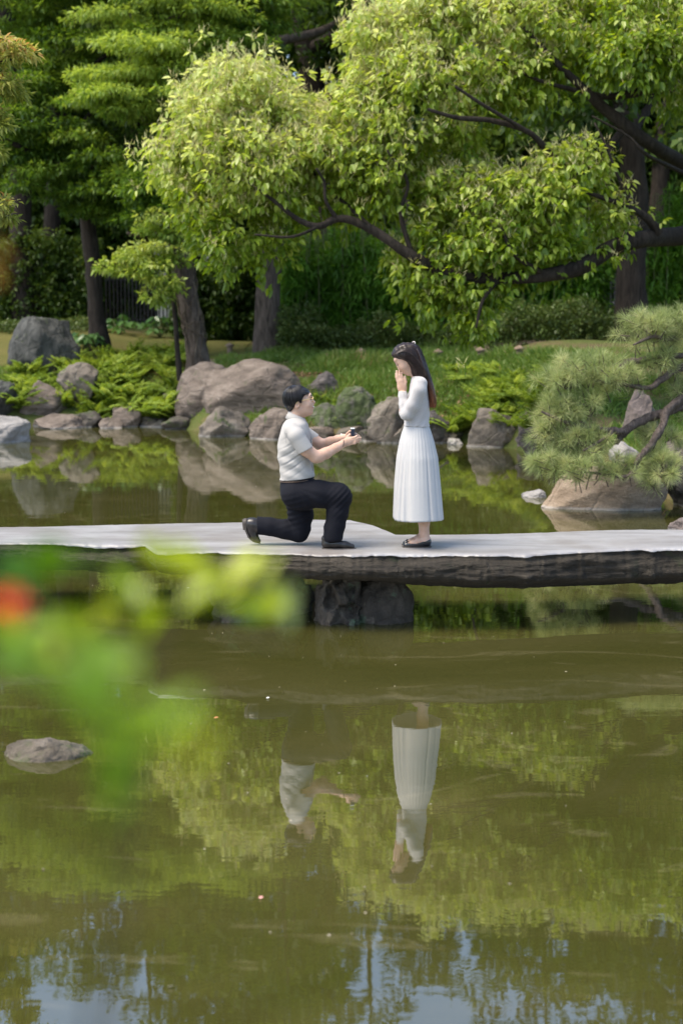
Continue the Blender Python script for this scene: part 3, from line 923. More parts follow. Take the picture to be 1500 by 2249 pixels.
px_tree('maple_tree', 'vine covered tree with a thick brown trunk behind the rounded boulder',
        [(438, 806, 32.3, 24), (430, 750, 32.3, 22), (418, 680, 32.3, 21), (405, 600, 32.3, 21), (392, 520, 32.4, 20), (372, 420, 32.6, 17), (350, 320, 32.8, 15), (310, 220, 33, 12), (290, 100, 33, 9), (300, -40, 33, 6)],
        [[(352, 320, 32.8, 9), (310, 240, 32.4, 8), (280, 170, 32, 6)], [(390, 510, 32.4, 6), (320, 520, 31.6, 4), (280, 512, 31.2, 2.5)], [(395, 540, 32.4, 6), (340, 590, 31.6, 4), (280, 600, 31.2, 2.5)], [(372, 420, 32.6, 8), (430, 320, 32, 6), (480, 220, 31.8, 4)], [(330, 260, 33, 8), (400, 190, 32.2, 6), (440, 190, 31.9, 4)], [(395, 180, 32.2, 4), (365, 195, 32, 3), (345, 180, 32, 2)], [(292, 100, 33, 7), (380, 40, 32.5, 5), (470, 30, 32, 3)]],
        BARK_BROWN,
        [(430, 45, 140, 45, 32.2, .75), (300, 80, 130, 42, 32.4, .7), (360, 130, 130, 40, 31.9, .75), (260, 190, 90, 38, 32, .7), (330, 205, 110, 42, 31.6, .8), (420, 150, 100, 34, 32, .65), (230, 215, 60, 30, 31.8, .7), (480, 110, 90, 40, 32.2, .6), (500, 190, 90, 40, 32.4, .5), (400, 270, 80, 35, 32.4, .3), (350, 400, 80, 45, 32, .3), (330, 440, 60, 35, 31.8, .35), (430, 420, 60, 60, 32.2, .3), (380, 340, 70, 40, 32.3, .3), (400, -50, 160, 50, 32.5, .7), (560, 20, 110, 50, 33, .55), (250, -130, 170, 60, 32.6, .7), (480, -150, 160, 60, 32.8, .7)],
        L_MAPLE, 0.13, 0.048, 0.16)
vt = bpy.data.objects['maple_tree.001']
gv = Geo()
rgv = np.random.default_rng(12)
for k in range(46):
    s0 = rgv.uniform(0, 0.85)
    ln = rgv.uniform(0.12, 0.3)
    a0, tw = rgv.uniform(0, 6.28), rgv.normal(0, 2.2)
    pts = []
    for q in np.linspace(0, 1, 7):
        u = min(s0 + ln * q, 0.98)
        ax_ = np.interp(u, [0, .17, .4, .65, .9, 1], [438, 430, 418, 405, 392, 372])
        ay_ = np.interp(u, [0, .17, .4, .65, .9, 1], [806, 750, 680, 600, 520, 420])
        p = at(ax_, ay_, 32.3)
        r_ = 0.235 + rgv.uniform(-0.01, 0.035)
        an = a0 + tw * q
        pts.append((p.x + math.cos(an) * r_ - vt.location.x, p.y + math.sin(an) * r_ - vt.location.y, p.z - vt.location.z, 0.013))
    tube_geo(gv, pts, 14, 5)
kind(link('vine', gv.mesh('vine', attr=None), bark_mat('dry_vine', (0.06, 0.045, 0.03), (0.20, 0.16, 0.12)), vt), 'stuff')
t = px_tree('young_maple', 'small yellow green maple spray in front of the vine covered trunk',
        [(395, 806, 31.9, 5), (385, 700, 31.8, 5), (372, 600, 31.7, 4), (352, 500, 31.6, 3.5)],
        [[(372, 600, 31.7, 3), (320, 575, 31.3, 2.5), (240, 580, 31, 1.8)], [(372, 620, 31.7, 3), (350, 630, 31.2, 2), (330, 650, 31, 1.5)], [(352, 500, 31.6, 3), (340, 490, 31.2, 2), (360, 470, 31, 1.5)]],
        BARK_DARK,
        [(350, 492, 50, 20, 31.3, .6), (300, 560, 70, 20, 31.1, .7), (360, 560, 55, 18, 31.3, .6), (330, 590, 55, 18, 31, .65), (350, 620, 40, 20, 31, .7), (340, 650, 34, 14, 31, .6), (250, 585, 34, 12, 31, .6), (375, 520, 40, 20, 31.5, .45)],
        L_MAPLE2, 0.13, 0.055, 0.09)
# branch of a nearer maple entering at the left edge
t = px_tree('overhanging_maple', 'near maple branch with orange tipped leaves at the left edge',
        [(-420, 1010, 13.2, 40), (-400, 700, 13.2, 32), (-340, 300, 13.0, 24), (-300, 0, 13, 16), (-280, -200, 13, 8)],
        [[(-335, 260, 13.0, 12), (-200, 180, 12.6, 8), (-60, 150, 12.4, 5), (30, 130, 12.3, 2)], [(-340, 320, 13, 10), (-150, 300, 12.6, 6), (-20, 330, 12.4, 3)], [(-350, 420, 13, 10), (-180, 430, 12.6, 6), (-30, 460, 12.4, 3)]],
        BARK_DARK,
        [(20, 110, 55, 22, 12.3, .7), (0, 185, 45, 22, 12.4, .55), (-10, 260, 34, 18, 12.4, .45), (-5, 330, 26, 12, 12.4, .4), (-6, 455, 34, 18, 12.4, .5), (-80, 150, 60, 40, 12.5, .5), (-100, 330, 70, 60, 12.5, .4), (-100, 450, 70, 30, 12.5, .4)],
        L_MAPLE3, 0.075, 0.026, 0.09)

# ------------------------------------------------------------------ woodland behind
def wood_tree(label, px, Y, height, width, seed, trunk_r=0.28, lean=0.0, mat=BARK_DARK, leafL=0.26, n_blob=24, crown_from=0.3, per=60, name='broadleaf_tree', trunk_kids=5):
    rg = np.random.default_rng(seed)
    x = (px - CX) / F_PX * Y
    z0 = tz(x, Y)
    t = thing(name, label, 'tree', (x, Y, z0))
    hh = height
    tube('trunk', [(0, 0, -0.3, trunk_r * 1.35), (lean * 0.1, 0, hh * 0.12, trunk_r), (lean * 0.45 + 0.15, 0, hh * 0.35, trunk_r * 0.85), (lean * 0.8 - 0.1, 0.1, hh * 0.6, trunk_r * 0.55), (lean, 0, hh * 0.92, trunk_r * 0.12)], mat, t, 30, 10, 0.14, seed)
    tips = []
    for k in range(trunk_kids):
        a = rg.uniform(0, 2 * math.pi)
        f = rg.uniform(crown_from, 0.72)
        base = np.array([lean * f, 0, hh * f])
        ln = width * rg.uniform(0.55, 0.95)
        e = base + [math.cos(a) * ln, math.sin(a) * ln * 0.7, ln * rg.uniform(0.35, 0.9)]
        mpt = (base + e) / 2 + [0, 0, -0.08 * ln]
        tube('branch', [tuple(base) + (trunk_r * 0.45,), tuple(mpt) + (trunk_r * 0.28,), tuple(e) + (trunk_r * 0.06,)], mat, t, 12, 7, 0.12, seed + k)
        tips += [e, (mpt + e) / 2]
    g = Geo()
    for k in range(n_blob):
        f = rg.uniform(0, 1)
        if k < len(tips):
            c = tips[k]
        else:
            a, rr = rg.uniform(0, 2 * math.pi), width * math.sqrt(rg.uniform(0.05, 1)) * (1 - 0.45 * f)
            c = np.array([lean * 0.8 + math.cos(a) * rr, math.sin(a) * rr * 0.7, hh * (crown_from + 0.03 + (0.97 - crown_from) * f ** (1.0 if n_blob < 40 else 1.5))])
        r = width * rg.uniform(0.22, 0.38)
        P, O = blob(per, c, (r, r, r * 0.6), 0.45, 0.3)
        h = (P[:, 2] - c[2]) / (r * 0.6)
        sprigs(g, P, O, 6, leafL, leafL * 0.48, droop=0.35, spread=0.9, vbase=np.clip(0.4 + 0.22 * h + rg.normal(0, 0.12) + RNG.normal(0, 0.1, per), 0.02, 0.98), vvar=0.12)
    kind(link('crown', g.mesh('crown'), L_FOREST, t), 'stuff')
    return t

wood_tree('tall tree with a grey brown trunk at the left end of the bamboo', 590, 35.6, 12.5, 4.0, 211, 0.30, 0.2, BARK_BROWN, crown_from=0.36)
wood_tree('stout dark trunked tree behind the pine at the right', 1382, 33.5, 11.5, 3.6, 212, 0.34, -0.5, BARK_DARK, crown_from=0.36, n_blob=36)
wood_tree('dark double tree at the left edge behind the lawn', 62, 42, 16, 4.2, 213, 0.32, -0.4, crown_from=0.32)
wood_tree('dark tree just left of the slender maple', 118, 45, 17, 4.0, 214, 0.3, 0.5, crown_from=0.34)
wood_tree('dark forked tree above the gap between the two camphor lobes', 735, 44, 17, 4.2, 215, 0.42, -1.3, crown_from=0.38)
wood_tree('thin grey trunked tree standing inside the bamboo', 876, 40.5, 12, 3.2, 216, 0.13, 0.1, BARK_BROWN, crown_from=0.4)
for k, (lab, px, Y, hh, ww) in enumerate([
    ('woodland tree beyond the fence at the far left', -120, 50, 17, 5.0), ('woodland tree behind the slender maple', 240, 52, 16, 5.2), ('woodland tree behind the vine covered trunk', 430, 48, 19, 4.6),
    ('woodland tree filling the top left background', 330, 58, 18, 5.5), ('woodland tree between the vine covered trunk and the forked tree', 600, 53, 21, 4.8), ('woodland tree behind the forked tree', 840, 56, 17, 5.0),
    ('woodland tree behind the thin grey trunk', 960, 50, 18, 4.8), ('woodland tree above the middle of the bamboo', 1110, 54, 15, 4.8), ('woodland tree left of the stout dark trunk', 1240, 49, 13.5, 4.4),
    ('woodland tree right of the stout dark trunk', 1460, 50, 13.5, 5.0), ('woodland tree at the far right beyond the bamboo', 1640, 47, 18, 5.0), ('distant woodland tree behind the dark double tree', 20, 60, 20, 5.5)]):
    wood_tree(lab, px, Y, hh * 1.09, ww, 300 + k, 0.3, RNG.uniform(-0.8, 0.8), crown_from=0.22, n_blob=64, per=55, leafL=0.36)

for lab, px, Y, hh in [('tall sparse tree rising behind the middle of the bamboo', 1205, 47, 21), ('tall sparse tree rising at the right behind the stout trunk', 1425, 45, 22), ('tall sparse tree rising near the forked tree', 800, 50, 23), ('tall sparse tree rising behind the lawn', 290, 49, 22)]:
    wood_tree(lab, px, Y, hh + 1, 3.6, int(px), 0.3, 0.3, crown_from=0.45, n_blob=30, per=45, leafL=0.3, trunk_kids=8)

# understorey of evergreen shrubs that closes the view between the trunks
def shrub_mass(name, label, cat, x0, x1, Y0, Y1, h, leafmat, L, W, n, droop=0.4, culms=0, stems_h=None, group=None, base=0.0, per=6):
    xm, ym = (x0 + x1) / 2, (Y0 + Y1) / 2
    t = thing(name, label, cat, (xm, ym, tz(xm, ym)), group)
    g = Geo()
    X = RNG.uniform(x0, x1, n)
    Yv = RNG.uniform(Y0, Y1, n)
    zt = terrain(X, Yv)
    lump = (0.82 if cat != 'hedge' else 0.62) + (0.25 if cat != 'hedge' else 0.5) * fbm(np.stack([X * 0.9, Yv * 0.9, X * 0], -1), int(abs(x0 * 10)) + 3, 3)
    Z = base + RNG.uniform(0.0, 1, n) ** 0.8 * h * lump
    P = np.stack([X, Yv, zt + Z], -1)
    q = P * np.array([1.8, 1.8, 1.8])
    dn = noise3(q, 77)
    keep = dn > RNG.uniform(-0.9, 0.25, n)
    P = P[keep]
    O = unit(RNG.normal(size=P.shape) * 0.6 + [0, -0.5, 0.2])
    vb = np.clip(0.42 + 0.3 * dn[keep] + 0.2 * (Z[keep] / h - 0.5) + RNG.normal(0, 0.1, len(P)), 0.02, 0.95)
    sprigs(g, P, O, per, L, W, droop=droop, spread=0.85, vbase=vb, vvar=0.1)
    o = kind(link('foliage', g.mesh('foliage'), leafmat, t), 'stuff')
    o.matrix_parent_inverse = Matrix.Translation(-t.location)
    if culms:
        gs = Geo()
        for k in range(culms):
            x, y = RNG.uniform(x0, x1), RNG.uniform(Y0, (Y0 + Y1) / 2)
            z = tz(x, y)
            a = RNG.normal(0, 0.12)
            tube_geo(gs, [(x, y, z - 0.1, 0.018), (x + a * 0.5, y, z + h * 0.45, 0.015), (x + a, y - 0.05, z + h * 0.9, 0.006)], 5, 5)
        o = kind(link('stems', gs.mesh('stems', attr=None), STEM, t), 'stuff')
        o.matrix_parent_inverse = Matrix.Translation(-t.location)
    return t

shrub_mass('bamboo_hedge', 'dense green bamboo screen between the grey brown trunk and the middle', 'bamboo', -1.6, 2.4, 36.6, 38.4, 3.7, L_BAMBOO, 0.30, 0.042, 9000, 0.45, 60)
shrub_mass('bamboo_hedge', 'dense bamboo screen behind the woman up to the stout trunk', 'bamboo', 2.4, 6.6, 35.8, 37.6, 3.6, L_BAMBOO, 0.30, 0.042, 9000, 0.45, 60)
shrub_mass('bamboo_hedge', 'bamboo screen right of the stout trunk at the right edge', 'bamboo', 6.9, 10.5, 34.4, 36.4, 3.8, L_BAMBOO, 0.30, 0.042, 6500, 0.45, 40)
shrub_mass('evergreen_shrubs', 'dark evergreen shrubs left of the grey brown trunk', 'shrub', -4.6, -1.7, 39.5, 41, 3.0, L_FOREST, 0.16, 0.06, 6000)
shrub_mass('evergreen_shrubs', 'dark evergreen hedge behind the lawn at the far left', 'shrub', -12.5, -7.0, 41.5, 43.5, 2.6, L_FOREST, 0.15, 0.06, 8000)
shrub_mass('clipped_hedge', 'low clipped shrub hedge along the path behind the couple', 'hedge', -1.55, 3.2, 34.8, 36.2, 1.25, L_SHRUB, 0.085, 0.042, 5600, 0.0, per=5)
shrub_mass('clipped_hedge', 'low shrubs along the path below the bamboo at the right', 'hedge', 3.3, 7.4, 33.2, 35.2, 1.0, L_SHRUB, 0.10, 0.045, 4200, 0.1, per=5)
shrub_mass('mound_shrubs', 'low brownish green ground shrubs on the rise behind the charcoal rock', 'shrub', -11.5, -6.8, 38.6, 40.2, 0.45, L_SHRUB, 0.10, 0.045, 1700, 0.0, per=5)

for lab, xa, xb, hh in [('tall dark thicket beyond the fence at the far left', -14, -6.6, 6.0), ('tall dark thicket beyond the fence behind the grey brown trunk', -4.0, 2.0, 6.5), ('tall dark thicket beyond the fence behind the woman', 2.0, 8.0, 6.5), ('tall dark thicket beyond the fence at the right', 8.0, 14.5, 6.5)]:
    shrub_mass('thicket', lab, 'shrub', xa, xb, 46.5, 49, hh, L_FOREST, 0.34, 0.15, 6000)

# street fence and pale building glimpsed through the wood
M_FENCE = plain('dark_fence_paint', (0.035, 0.033, 0.032), 0.6)
M_PALE = plain('pale_render_wall', (0.72, 0.71, 0.68), 0.8, 0.2, 0.06, 3)
fence = thing('picket_fence', 'dark picket fence at the back of the garden', 'fence', (0, 44.5, tz(0, 44.5)))
pk = mesh_np('picket', [(a * 0.022, bb * 0.012, z) for z in (0.05, 1.75) for a, bb in ((-1, -1), (1, -1), (1, 1), (-1, 1))] , [[0, 1, 5, 4], [1, 2, 6, 5], [2, 3, 7, 6], [3, 0, 4, 7], [4, 5, 6, 7], [3, 2, 1, 0]], False)
pk.materials.append(M_FENCE)
for k in range(230):
    x = -13 + k * 0.115
    link('picket', pk, None, fence, (x, 0, tz(x, 44.5) - fence.location.z))
for zz in (0.35, 1.55):
    tube('rail', [(-13.2, 0.03, zz + tz(-13, 44.5) - fence.location.z, 0.03), (0, 0.03, zz, 0.03), (13.6, 0.03, zz + tz(13.5, 44.5) - fence.location.z, 0.03)], M_FENCE, fence, 8, 6)
bld = thing('street_building', 'pale building wall glimpsed through the trees behind the fence', 'building', (0, 66, tz(0, 66)))
def boxm(name, x0, x1, y0, y1, z0, z1, mat, parent, bevel=0.0):
    bm = bmesh.new()
    bmesh.ops.create_cube(bm, size=1.0)
    for vv in bm.verts:
        vv.co = ((x0 + x1) / 2 + vv.co.x * (x1 - x0), (y0 + y1) / 2 + vv.co.y * (y1 - y0), (z0 + z1) / 2 + vv.co.z * (z1 - z0))
    if bevel:
        bmesh.ops.bevel(bm, geom=bm.edges[:], offset=bevel, segments=2, affect='EDGES', profile=0.7)
    me = bpy.data.meshes.new(name)
    bm.to_mesh(me)
    bm.free()
    return link(name, me, mat, parent)
boxm('wall', -22, 26, 0, 6, -0.5, 5.0, M_PALE, bld)
boxm('roof', -22.4, 26.4, -0.4, 6.4, 5.0, 5.3, M_FENCE, bld)
M_GLASS = plain('window_glass', (0.05, 0.06, 0.07), 0.1)
for k in range(9):
    boxm('window', -20 + k * 5, -18.2 + k * 5, -0.06, 0.05, 1.2, 3.2, M_GLASS, bld)

# wooden stakes with rope along the path
M_STAKE = plain('weathered_stake', (0.20, 0.15, 0.11), 0.9, 0.1, 0.3, 20, 0.3)
for lab, px, py in [('stubby wooden path stake left of the boulders near the trunk', 505, 776), ('wooden path stake left of the head of the woman', 793, 790), ('wooden path stake right of the hair of the woman', 962, 792), ('wooden path stake third from the woman toward the right', 1055, 788), ('wooden path stake at the right below the bamboo', 1140, 786)]:
    p = ground_hit(px, py)
    t = thing('path_stake', lab, 'stake', p, 'low stakes along the path')
    tube('post', [(0, 0, -0.15, 0.075), (0.003, 0, 0.05, 0.075), (0, 0, 0.17, 0.072)], M_STAKE, t, 5, 9, 0.06, px)
    tube('cap', [(0, 0, 0.17, 0.11), (0, 0, 0.19, 0.115), (0, 0, 0.215, 0.105)], M_STAKE, t, 4, 9, 0.05, px)

# ------------------------------------------------------------------ pine leaning in from the right
YP = 17.4
pine = thing('pine_tree', 'pruned long needled pine leaning in from the right edge over the tan rock', 'tree', (5.2, 18.2, tz(5.2, 18.2)))
tube('trunk', local(pine, [(5.2, 18.2, tz(5.2, 18.2) - 0.3, 0.20), (5.05, 18.0, 1.0, 0.15), (4.75, 17.8, 1.55, 0.12), (4.6, 17.7, 2.1, 0.10), (4.8, 17.7, 2.7, 0.06), (4.6, 17.6, 3.0, 0.03)]), BARK_PINE, pine, 24, 10, 0.15)
PB = [[(1610, 830, 17.8, 12), (1520, 885, 17.6, 11), (1470, 905, 17.5, 10), (1420, 925, 17.4, 10), (1375, 952, 17.3, 9), (1350, 972, 17.3, 6)],
      [(1375, 950, 17.3, 8), (1345, 948, 17.2, 7), (1300, 933, 17.1, 6), (1270, 930, 17.1, 5), (1225, 922, 17.0, 4), (1190, 905, 17.0, 2.5)],
      [(1520, 850, 17.6, 10), (1470, 890, 17.4, 9), (1450, 935, 17.2, 8), (1425, 980, 17.1, 8), (1410, 1015, 17.0, 7), (1400, 1030, 17, 6)],
      [(1405, 1025, 17, 6), (1370, 1045, 16.9, 4), (1310, 1050, 16.9, 3), (1250, 1040, 16.9, 2)],
      [(1620, 790, 17.8, 12), (1500, 800, 17.6, 9), (1450, 830, 17.5, 8), (1420, 845, 17.4, 6), (1360, 835, 17.3, 4), (1300, 828, 17.2, 2)],
      [(1500, 780, 17.6, 6), (1410, 785, 17.5, 8), (1375, 800, 17.4, 7), (1345, 822, 17.3, 4)],
      [(1600, 720, 17.8, 9), (1480, 750, 17.5, 7), (1430, 745, 17.4, 4), (1390, 760, 17.3, 2)],
      [(1280, 930, 17.1, 3), (1270, 915, 17.1, 2), (1265, 905, 17, 1.5)],
      [(1345, 948, 17.2, 5), (1330, 960, 17, 4), (1280, 985, 16.9, 2)]]
for k, br in enumerate(PB):
    br = [(a_ + RNG.normal(0, 4), b__ + RNG.normal(0, 5), y_ - 0.25, r_) for a_, b__, y_, r_ in br]
    tube('branch', local(pine, px_tube(br)), BARK_PINE, pine, len(br) * 7, 9, 0.4, k + 40)
PC = [(1425, 728, 75, 40, 17.3, 46), (1480, 715, 60, 35, 17.4, 26), (1290, 815, 95, 36, 17.1, 46), (1240, 840, 60, 28, 17.0, 20), (1360, 840, 55, 28, 17.2, 18), (1225, 905, 55, 32, 16.9, 30), (1280, 890, 50, 24, 17.0, 16), (1285, 978, 65, 28, 16.8, 28), (1210, 1020, 45, 28, 16.7, 22), (1270, 1035, 70, 26, 16.7, 26), (1360, 1030, 55, 24, 16.8, 20), (1450, 965, 50, 40, 17.3, 22), (1450, 1040, 40, 45, 16.8, 26), (1460, 795, 55, 25, 17.3, 20), (1490, 850, 30, 26, 17.4, 10), (1560, 760, 60, 90, 17.6, 30), (1560, 930, 60, 90, 17.6, 30), (1200, 960, 30, 30, 16.9, 12), (1420, 1005, 40, 20, 17.0, 10)]
g = Geo()
gt = Geo()
for (cx, cy, rx, ry, Y, n) in PC:
    k = Y / F_PX
    c = np.array(at(cx, cy, Y))
    P, O = blob(n, c, (rx * k, rx * k * 0.8, ry * k), 0.3, 0.3)
    for p, o_ in zip(P, O):
        sd = unit(np.array([o_[0] * 0.8 - 0.25, o_[1] * 0.6 - 0.2, 0.35 + 0.5 * abs(o_[2])]) + 0.3 * RNG.normal(size=3))
        nn = 115
        t_ = RNG.uniform(0, 1, nn)
        base = p + sd * (t_[:, None] - 0.5) * 0.09
        D = unit(sd * 0.75 + rand_dirs(nn) * 0.9)
        L = RNG.uniform(0.12, 0.20, nn)
        vb = RNG.uniform(0.2, 0.75)
        leaves(g, base, D, L, 0.0042, np.clip(vb + RNG.normal(0, 0.15, nn), 0, 0.96), 0.0, 0.10)
        tube_geo(gt, [tuple(p - sd * 0.14) + (0.007,), tuple(p) + (0.006,), tuple(p + sd * 0.07) + (0.003,)], 4, 5)
o = kind(link('needles', g.mesh('needles'), L_PINE, pine), 'stuff')
o.matrix_parent_inverse = Matrix.Translation(-pine.location)
o = kind(link('twigs', gt.mesh('twigs', attr=None), BARK_PINE, pine), 'stuff')
o.matrix_parent_inverse = Matrix.Translation(-pine.location)

# ------------------------------------------------------------------ ferns, leafy plants, grass on the bank
def fern_mesh(seed, n_fr=22, L=0.55):
    rg = np.random.default_rng(seed)
    g = Geo()
    for k in range(n_fr):
        a = rg.uniform(0, 2 * math.pi)
        el = rg.uniform(0.7, 1.4)
        ln = L * rg.uniform(0.7, 1.15)
        t = np.linspace(0, 1, 20)
        h = np.array([math.cos(a), math.sin(a), 0])
        pos = h * (ln * (t * math.cos(el) + 0.35 * t * t))[:, None] + np.array([0, 0, 1.0]) * (ln * (t * math.sin(el) - 0.40 * t * t * math.sin(el)))[:, None]
        T = unit(np.gradient(pos, axis=0))
        S = np.cross(T, np.array([0, 0, 1.0]))
        S = unit(S)
        v = np.clip(rg.uniform(0.2, 0.9) + rg.normal(0, 0.06, 20), 0, 1)
        w = ln * 0.22 * np.sin(np.pi * np.clip(t * 0.86 + 0.12, 0, 1)) ** 0.8
        for s in (-1, 1):
            D = unit(S * s + T * 0.45 + [0, 0, -0.15])
            leaves(g, pos[1:], D[1:], w[1:], 0.026 * ln / 0.5 * 1.1, v[1:], 0.05, 0.25)
    return g.mesh('fronds')
FERNS = [fern_mesh(k) for k in range(5)]
for me in FERNS:
    me.materials.append(L_FERN)
def fern_patch(label, group, region, n, sc=1.0, lift=0.0):
    x0, x1, y0, y1 = region
    for k in range(n):
        px, py = RNG.uniform(x0, x1), RNG.uniform(y0, y1)
        p = ground_hit(px, py)
        o = link('fern', FERNS[int(RNG.integers(5))], None, None, (p.x, p.y, p.z - 0.03 + lift))
        s = sc * RNG.uniform(0.55, 1.3)
        o.scale = (s, s, s)
        o.rotation_euler = (RNG.normal(0, 0.2) + 0.1, RNG.normal(0, 0.2), RNG.uniform(0, 6.28))
        tag(o, label, 'fern', group)
fern_patch('bright green fern between the brown shore rocks and the rounded boulder', 'ferns on the left bank', (170, 395, 785, 928), 60, 1.3)
fern_patch('fern growing around the low rocks at the far left shore', 'ferns at the far left', (0, 150, 815, 915), 20, 1.15)
fern_patch('fern on the slope right of the woman above the broad grey block', 'ferns right of the woman', (985, 1190, 830, 960), 24, 1.15)
fern_patch('fern in a cleft between the rocks behind the ring box', 'ferns in rock clefts', (690, 860, 880, 935), 7, 0.8)
fern_patch('small fern at the foot of the vine covered trunk', 'ferns by the trunk', (300, 440, 770, 800), 10, 0.9)
fern_patch('fern on the bank behind the pine', 'ferns behind the pine', (1190, 1360, 820, 900), 10, 1.0)

def broad_plant(label, px, py, n, L, Y=None):
    p = ground_hit(px, py)
    t = thing('leafy_plant', label, 'plant', p)
    for k in range(n):
        a, el = RNG.uniform(0, 6.28), RNG.uniform(0.5, 1.3)
        ln = RNG.uniform(0.5, 1.0) * L * 2.0
        e = np.array([math.cos(a) * math.cos(el), math.sin(a) * math.cos(el), math.sin(el)]) * ln
        tube('stalk', [(0, 0, 0, 0.012), tuple(e * 0.55 + [0, 0, 0.05]) + (0.008,), tuple(e) + (0.005,)], STEM, t, 5, 5)
        g = Geo()
        v = RNG.uniform(0.1, 0.9)
        c0 = np.repeat(e[None], 5, 0)
        az = a + np.array([-1.5, -0.75, 0, 0.75, 1.5])
        D = np.stack([np.cos(az), np.sin(az), np.full(5, -0.35)], -1)
        leaves(g, c0, D, L * np.array([0.7, 0.95, 1.1, 0.95, 0.7]), L * 0.5, np.full(5, v), 0.1, 0.2, full=True)
        link('leaf', g.mesh('leaf'), L_BROAD, t)
broad_plant('broad leaved aralia right of the charcoal rock', 190, 775, 16, 0.30)
broad_plant('young broad leaved sapling left of the vine covered trunk', 352, 742, 12, 0.30)
broad_plant('pale leaved sapling behind the slender maple trunk', 262, 735, 11, 0.30)

def grass(name, label, n, xr, dr, hr, dens_seed, mat=L_GRASS, thr=-0.2, w=0.012):
    X = RNG.uniform(*xr, n)
    d = RNG.uniform(*dr, n)
    Y = np.interp(X, SHORE_X, SHORE_Y) + d
    k = fbm(np.stack([X * 0.8, Y * 0.8, X * 0], -1), dens_seed, 3)
    keep = k > thr + RNG.normal(0, 0.25, n)
    X, Y, k = X[keep], Y[keep], k[keep]
    Z = terrain(X, Y)
    P = np.stack([X, Y, Z - 0.01], -1)
    n = len(P)
    D = unit(np.stack([RNG.normal(0, 0.45, n), RNG.normal(-0.1, 0.4, n), np.ones(n)], -1))
    g = Geo()
    L = RNG.uniform(*hr, n) * np.clip(0.8 + 0.6 * k, 0.4, 1.5)
    leaves(g, P, D, L, w, np.clip(0.45 + 0.25 * k + RNG.normal(0, 0.2, n), 0, 1), 0.0, 0.25)
    kind(link(name, g.mesh(name), mat), 'stuff', label)
grass('bank_grass', 'long green grass on the bank behind the couple', 80000, (-2.8, 6.5), (1.0, 8.6), (0.14, 0.44), 31, thr=-0.45, w=0.02)
grass('slope_grass', 'grass and low herbs above the shore rocks', 26000, (-9.5, 4.2), (0.3, 2.6), (0.10, 0.28), 37, thr=-0.1, w=0.018)
grass('lawn_grass', 'short grass of the lawn at the left', 30000, (-12.5, -2.4), (2.6, 8.5), (0.02, 0.07), 41, thr=-0.6, w=0.010)
grass('right_bank_grass', 'grass on the point of land at the right', 14000, (3.6, 9.5), (0.3, 12), (0.06, 0.22), 43)
# fallen leaves on the bare slope
n = 1500
X = RNG.uniform(-1.2, 3.4, n)
Y = np.interp(X, SHORE_X, SHORE_Y) + RNG.uniform(0.8, 3.6, n)
g = Geo()
leaves(g, np.stack([X, Y, terrain(X, Y) + 0.03], -1), unit(np.stack([RNG.normal(size=n), RNG.normal(size=n), RNG.normal(0, 0.25, n)], -1)), 0.10, 0.055, RNG.uniform(0, 1, n), 0.2)
kind(link('leaf_litter', g.mesh('leaf_litter'), L_DEAD), 'stuff', 'brown fallen leaves on the bare slope')

# specks floating on the pond
n = 120
fy = RNG.uniform(0, 1, n) ** 1.5 * 18 + 5
fx = RNG.normal(0, 1, n) * 0.14 * fy
g = Geo()
leaves(g, np.stack([fx, fy, np.full(n, 0.004)], -1), unit(np.stack([RNG.normal(size=n), RNG.normal(size=n), np.zeros(n)], -1)), RNG.uniform(0.005, 0.02, n), 0.008, RNG.uniform(0, 1, n), 0.0, 0.0)
kind(link('floating_specks', g.mesh('floating_specks'), plain('pale_petal', (0.34, 0.30, 0.22), 0.8)), 'stuff', 'pale petals and pollen specks drifting on the pond')
for lab, px, py, L, mt in [('white petal floating below the bridge left of the man reflection', 585, 1533, 0.022, (0.75, 0.74, 0.70)), ('pink petal floating in the near water', 568, 1972, 0.02, (0.7, 0.35, 0.3)), ('brown leaf floating left of the man reflection', 470, 1577, 0.03, (0.40, 0.16, 0.06)), ('white petal floating under the left slab', 410, 1292, 0.03, (0.7, 0.7, 0.66)), ('pale leaf floating in the lower left water', 368, 2168, 0.025, (0.6, 0.58, 0.52))]:
    p = onz(px, py, 0.006)
    g = Geo()
    leaves(g, np.zeros((1, 3)), np.array([[1.0, 0.3, 0.05]]), L, L * 0.6, np.array([0.5]), 0.15, -0.05, full=True)
    o = link('floating_leaf', g.mesh('floating_leaf'), plain('petal', mt, 0.7), None, p)
    tag(o, lab, 'leaf')
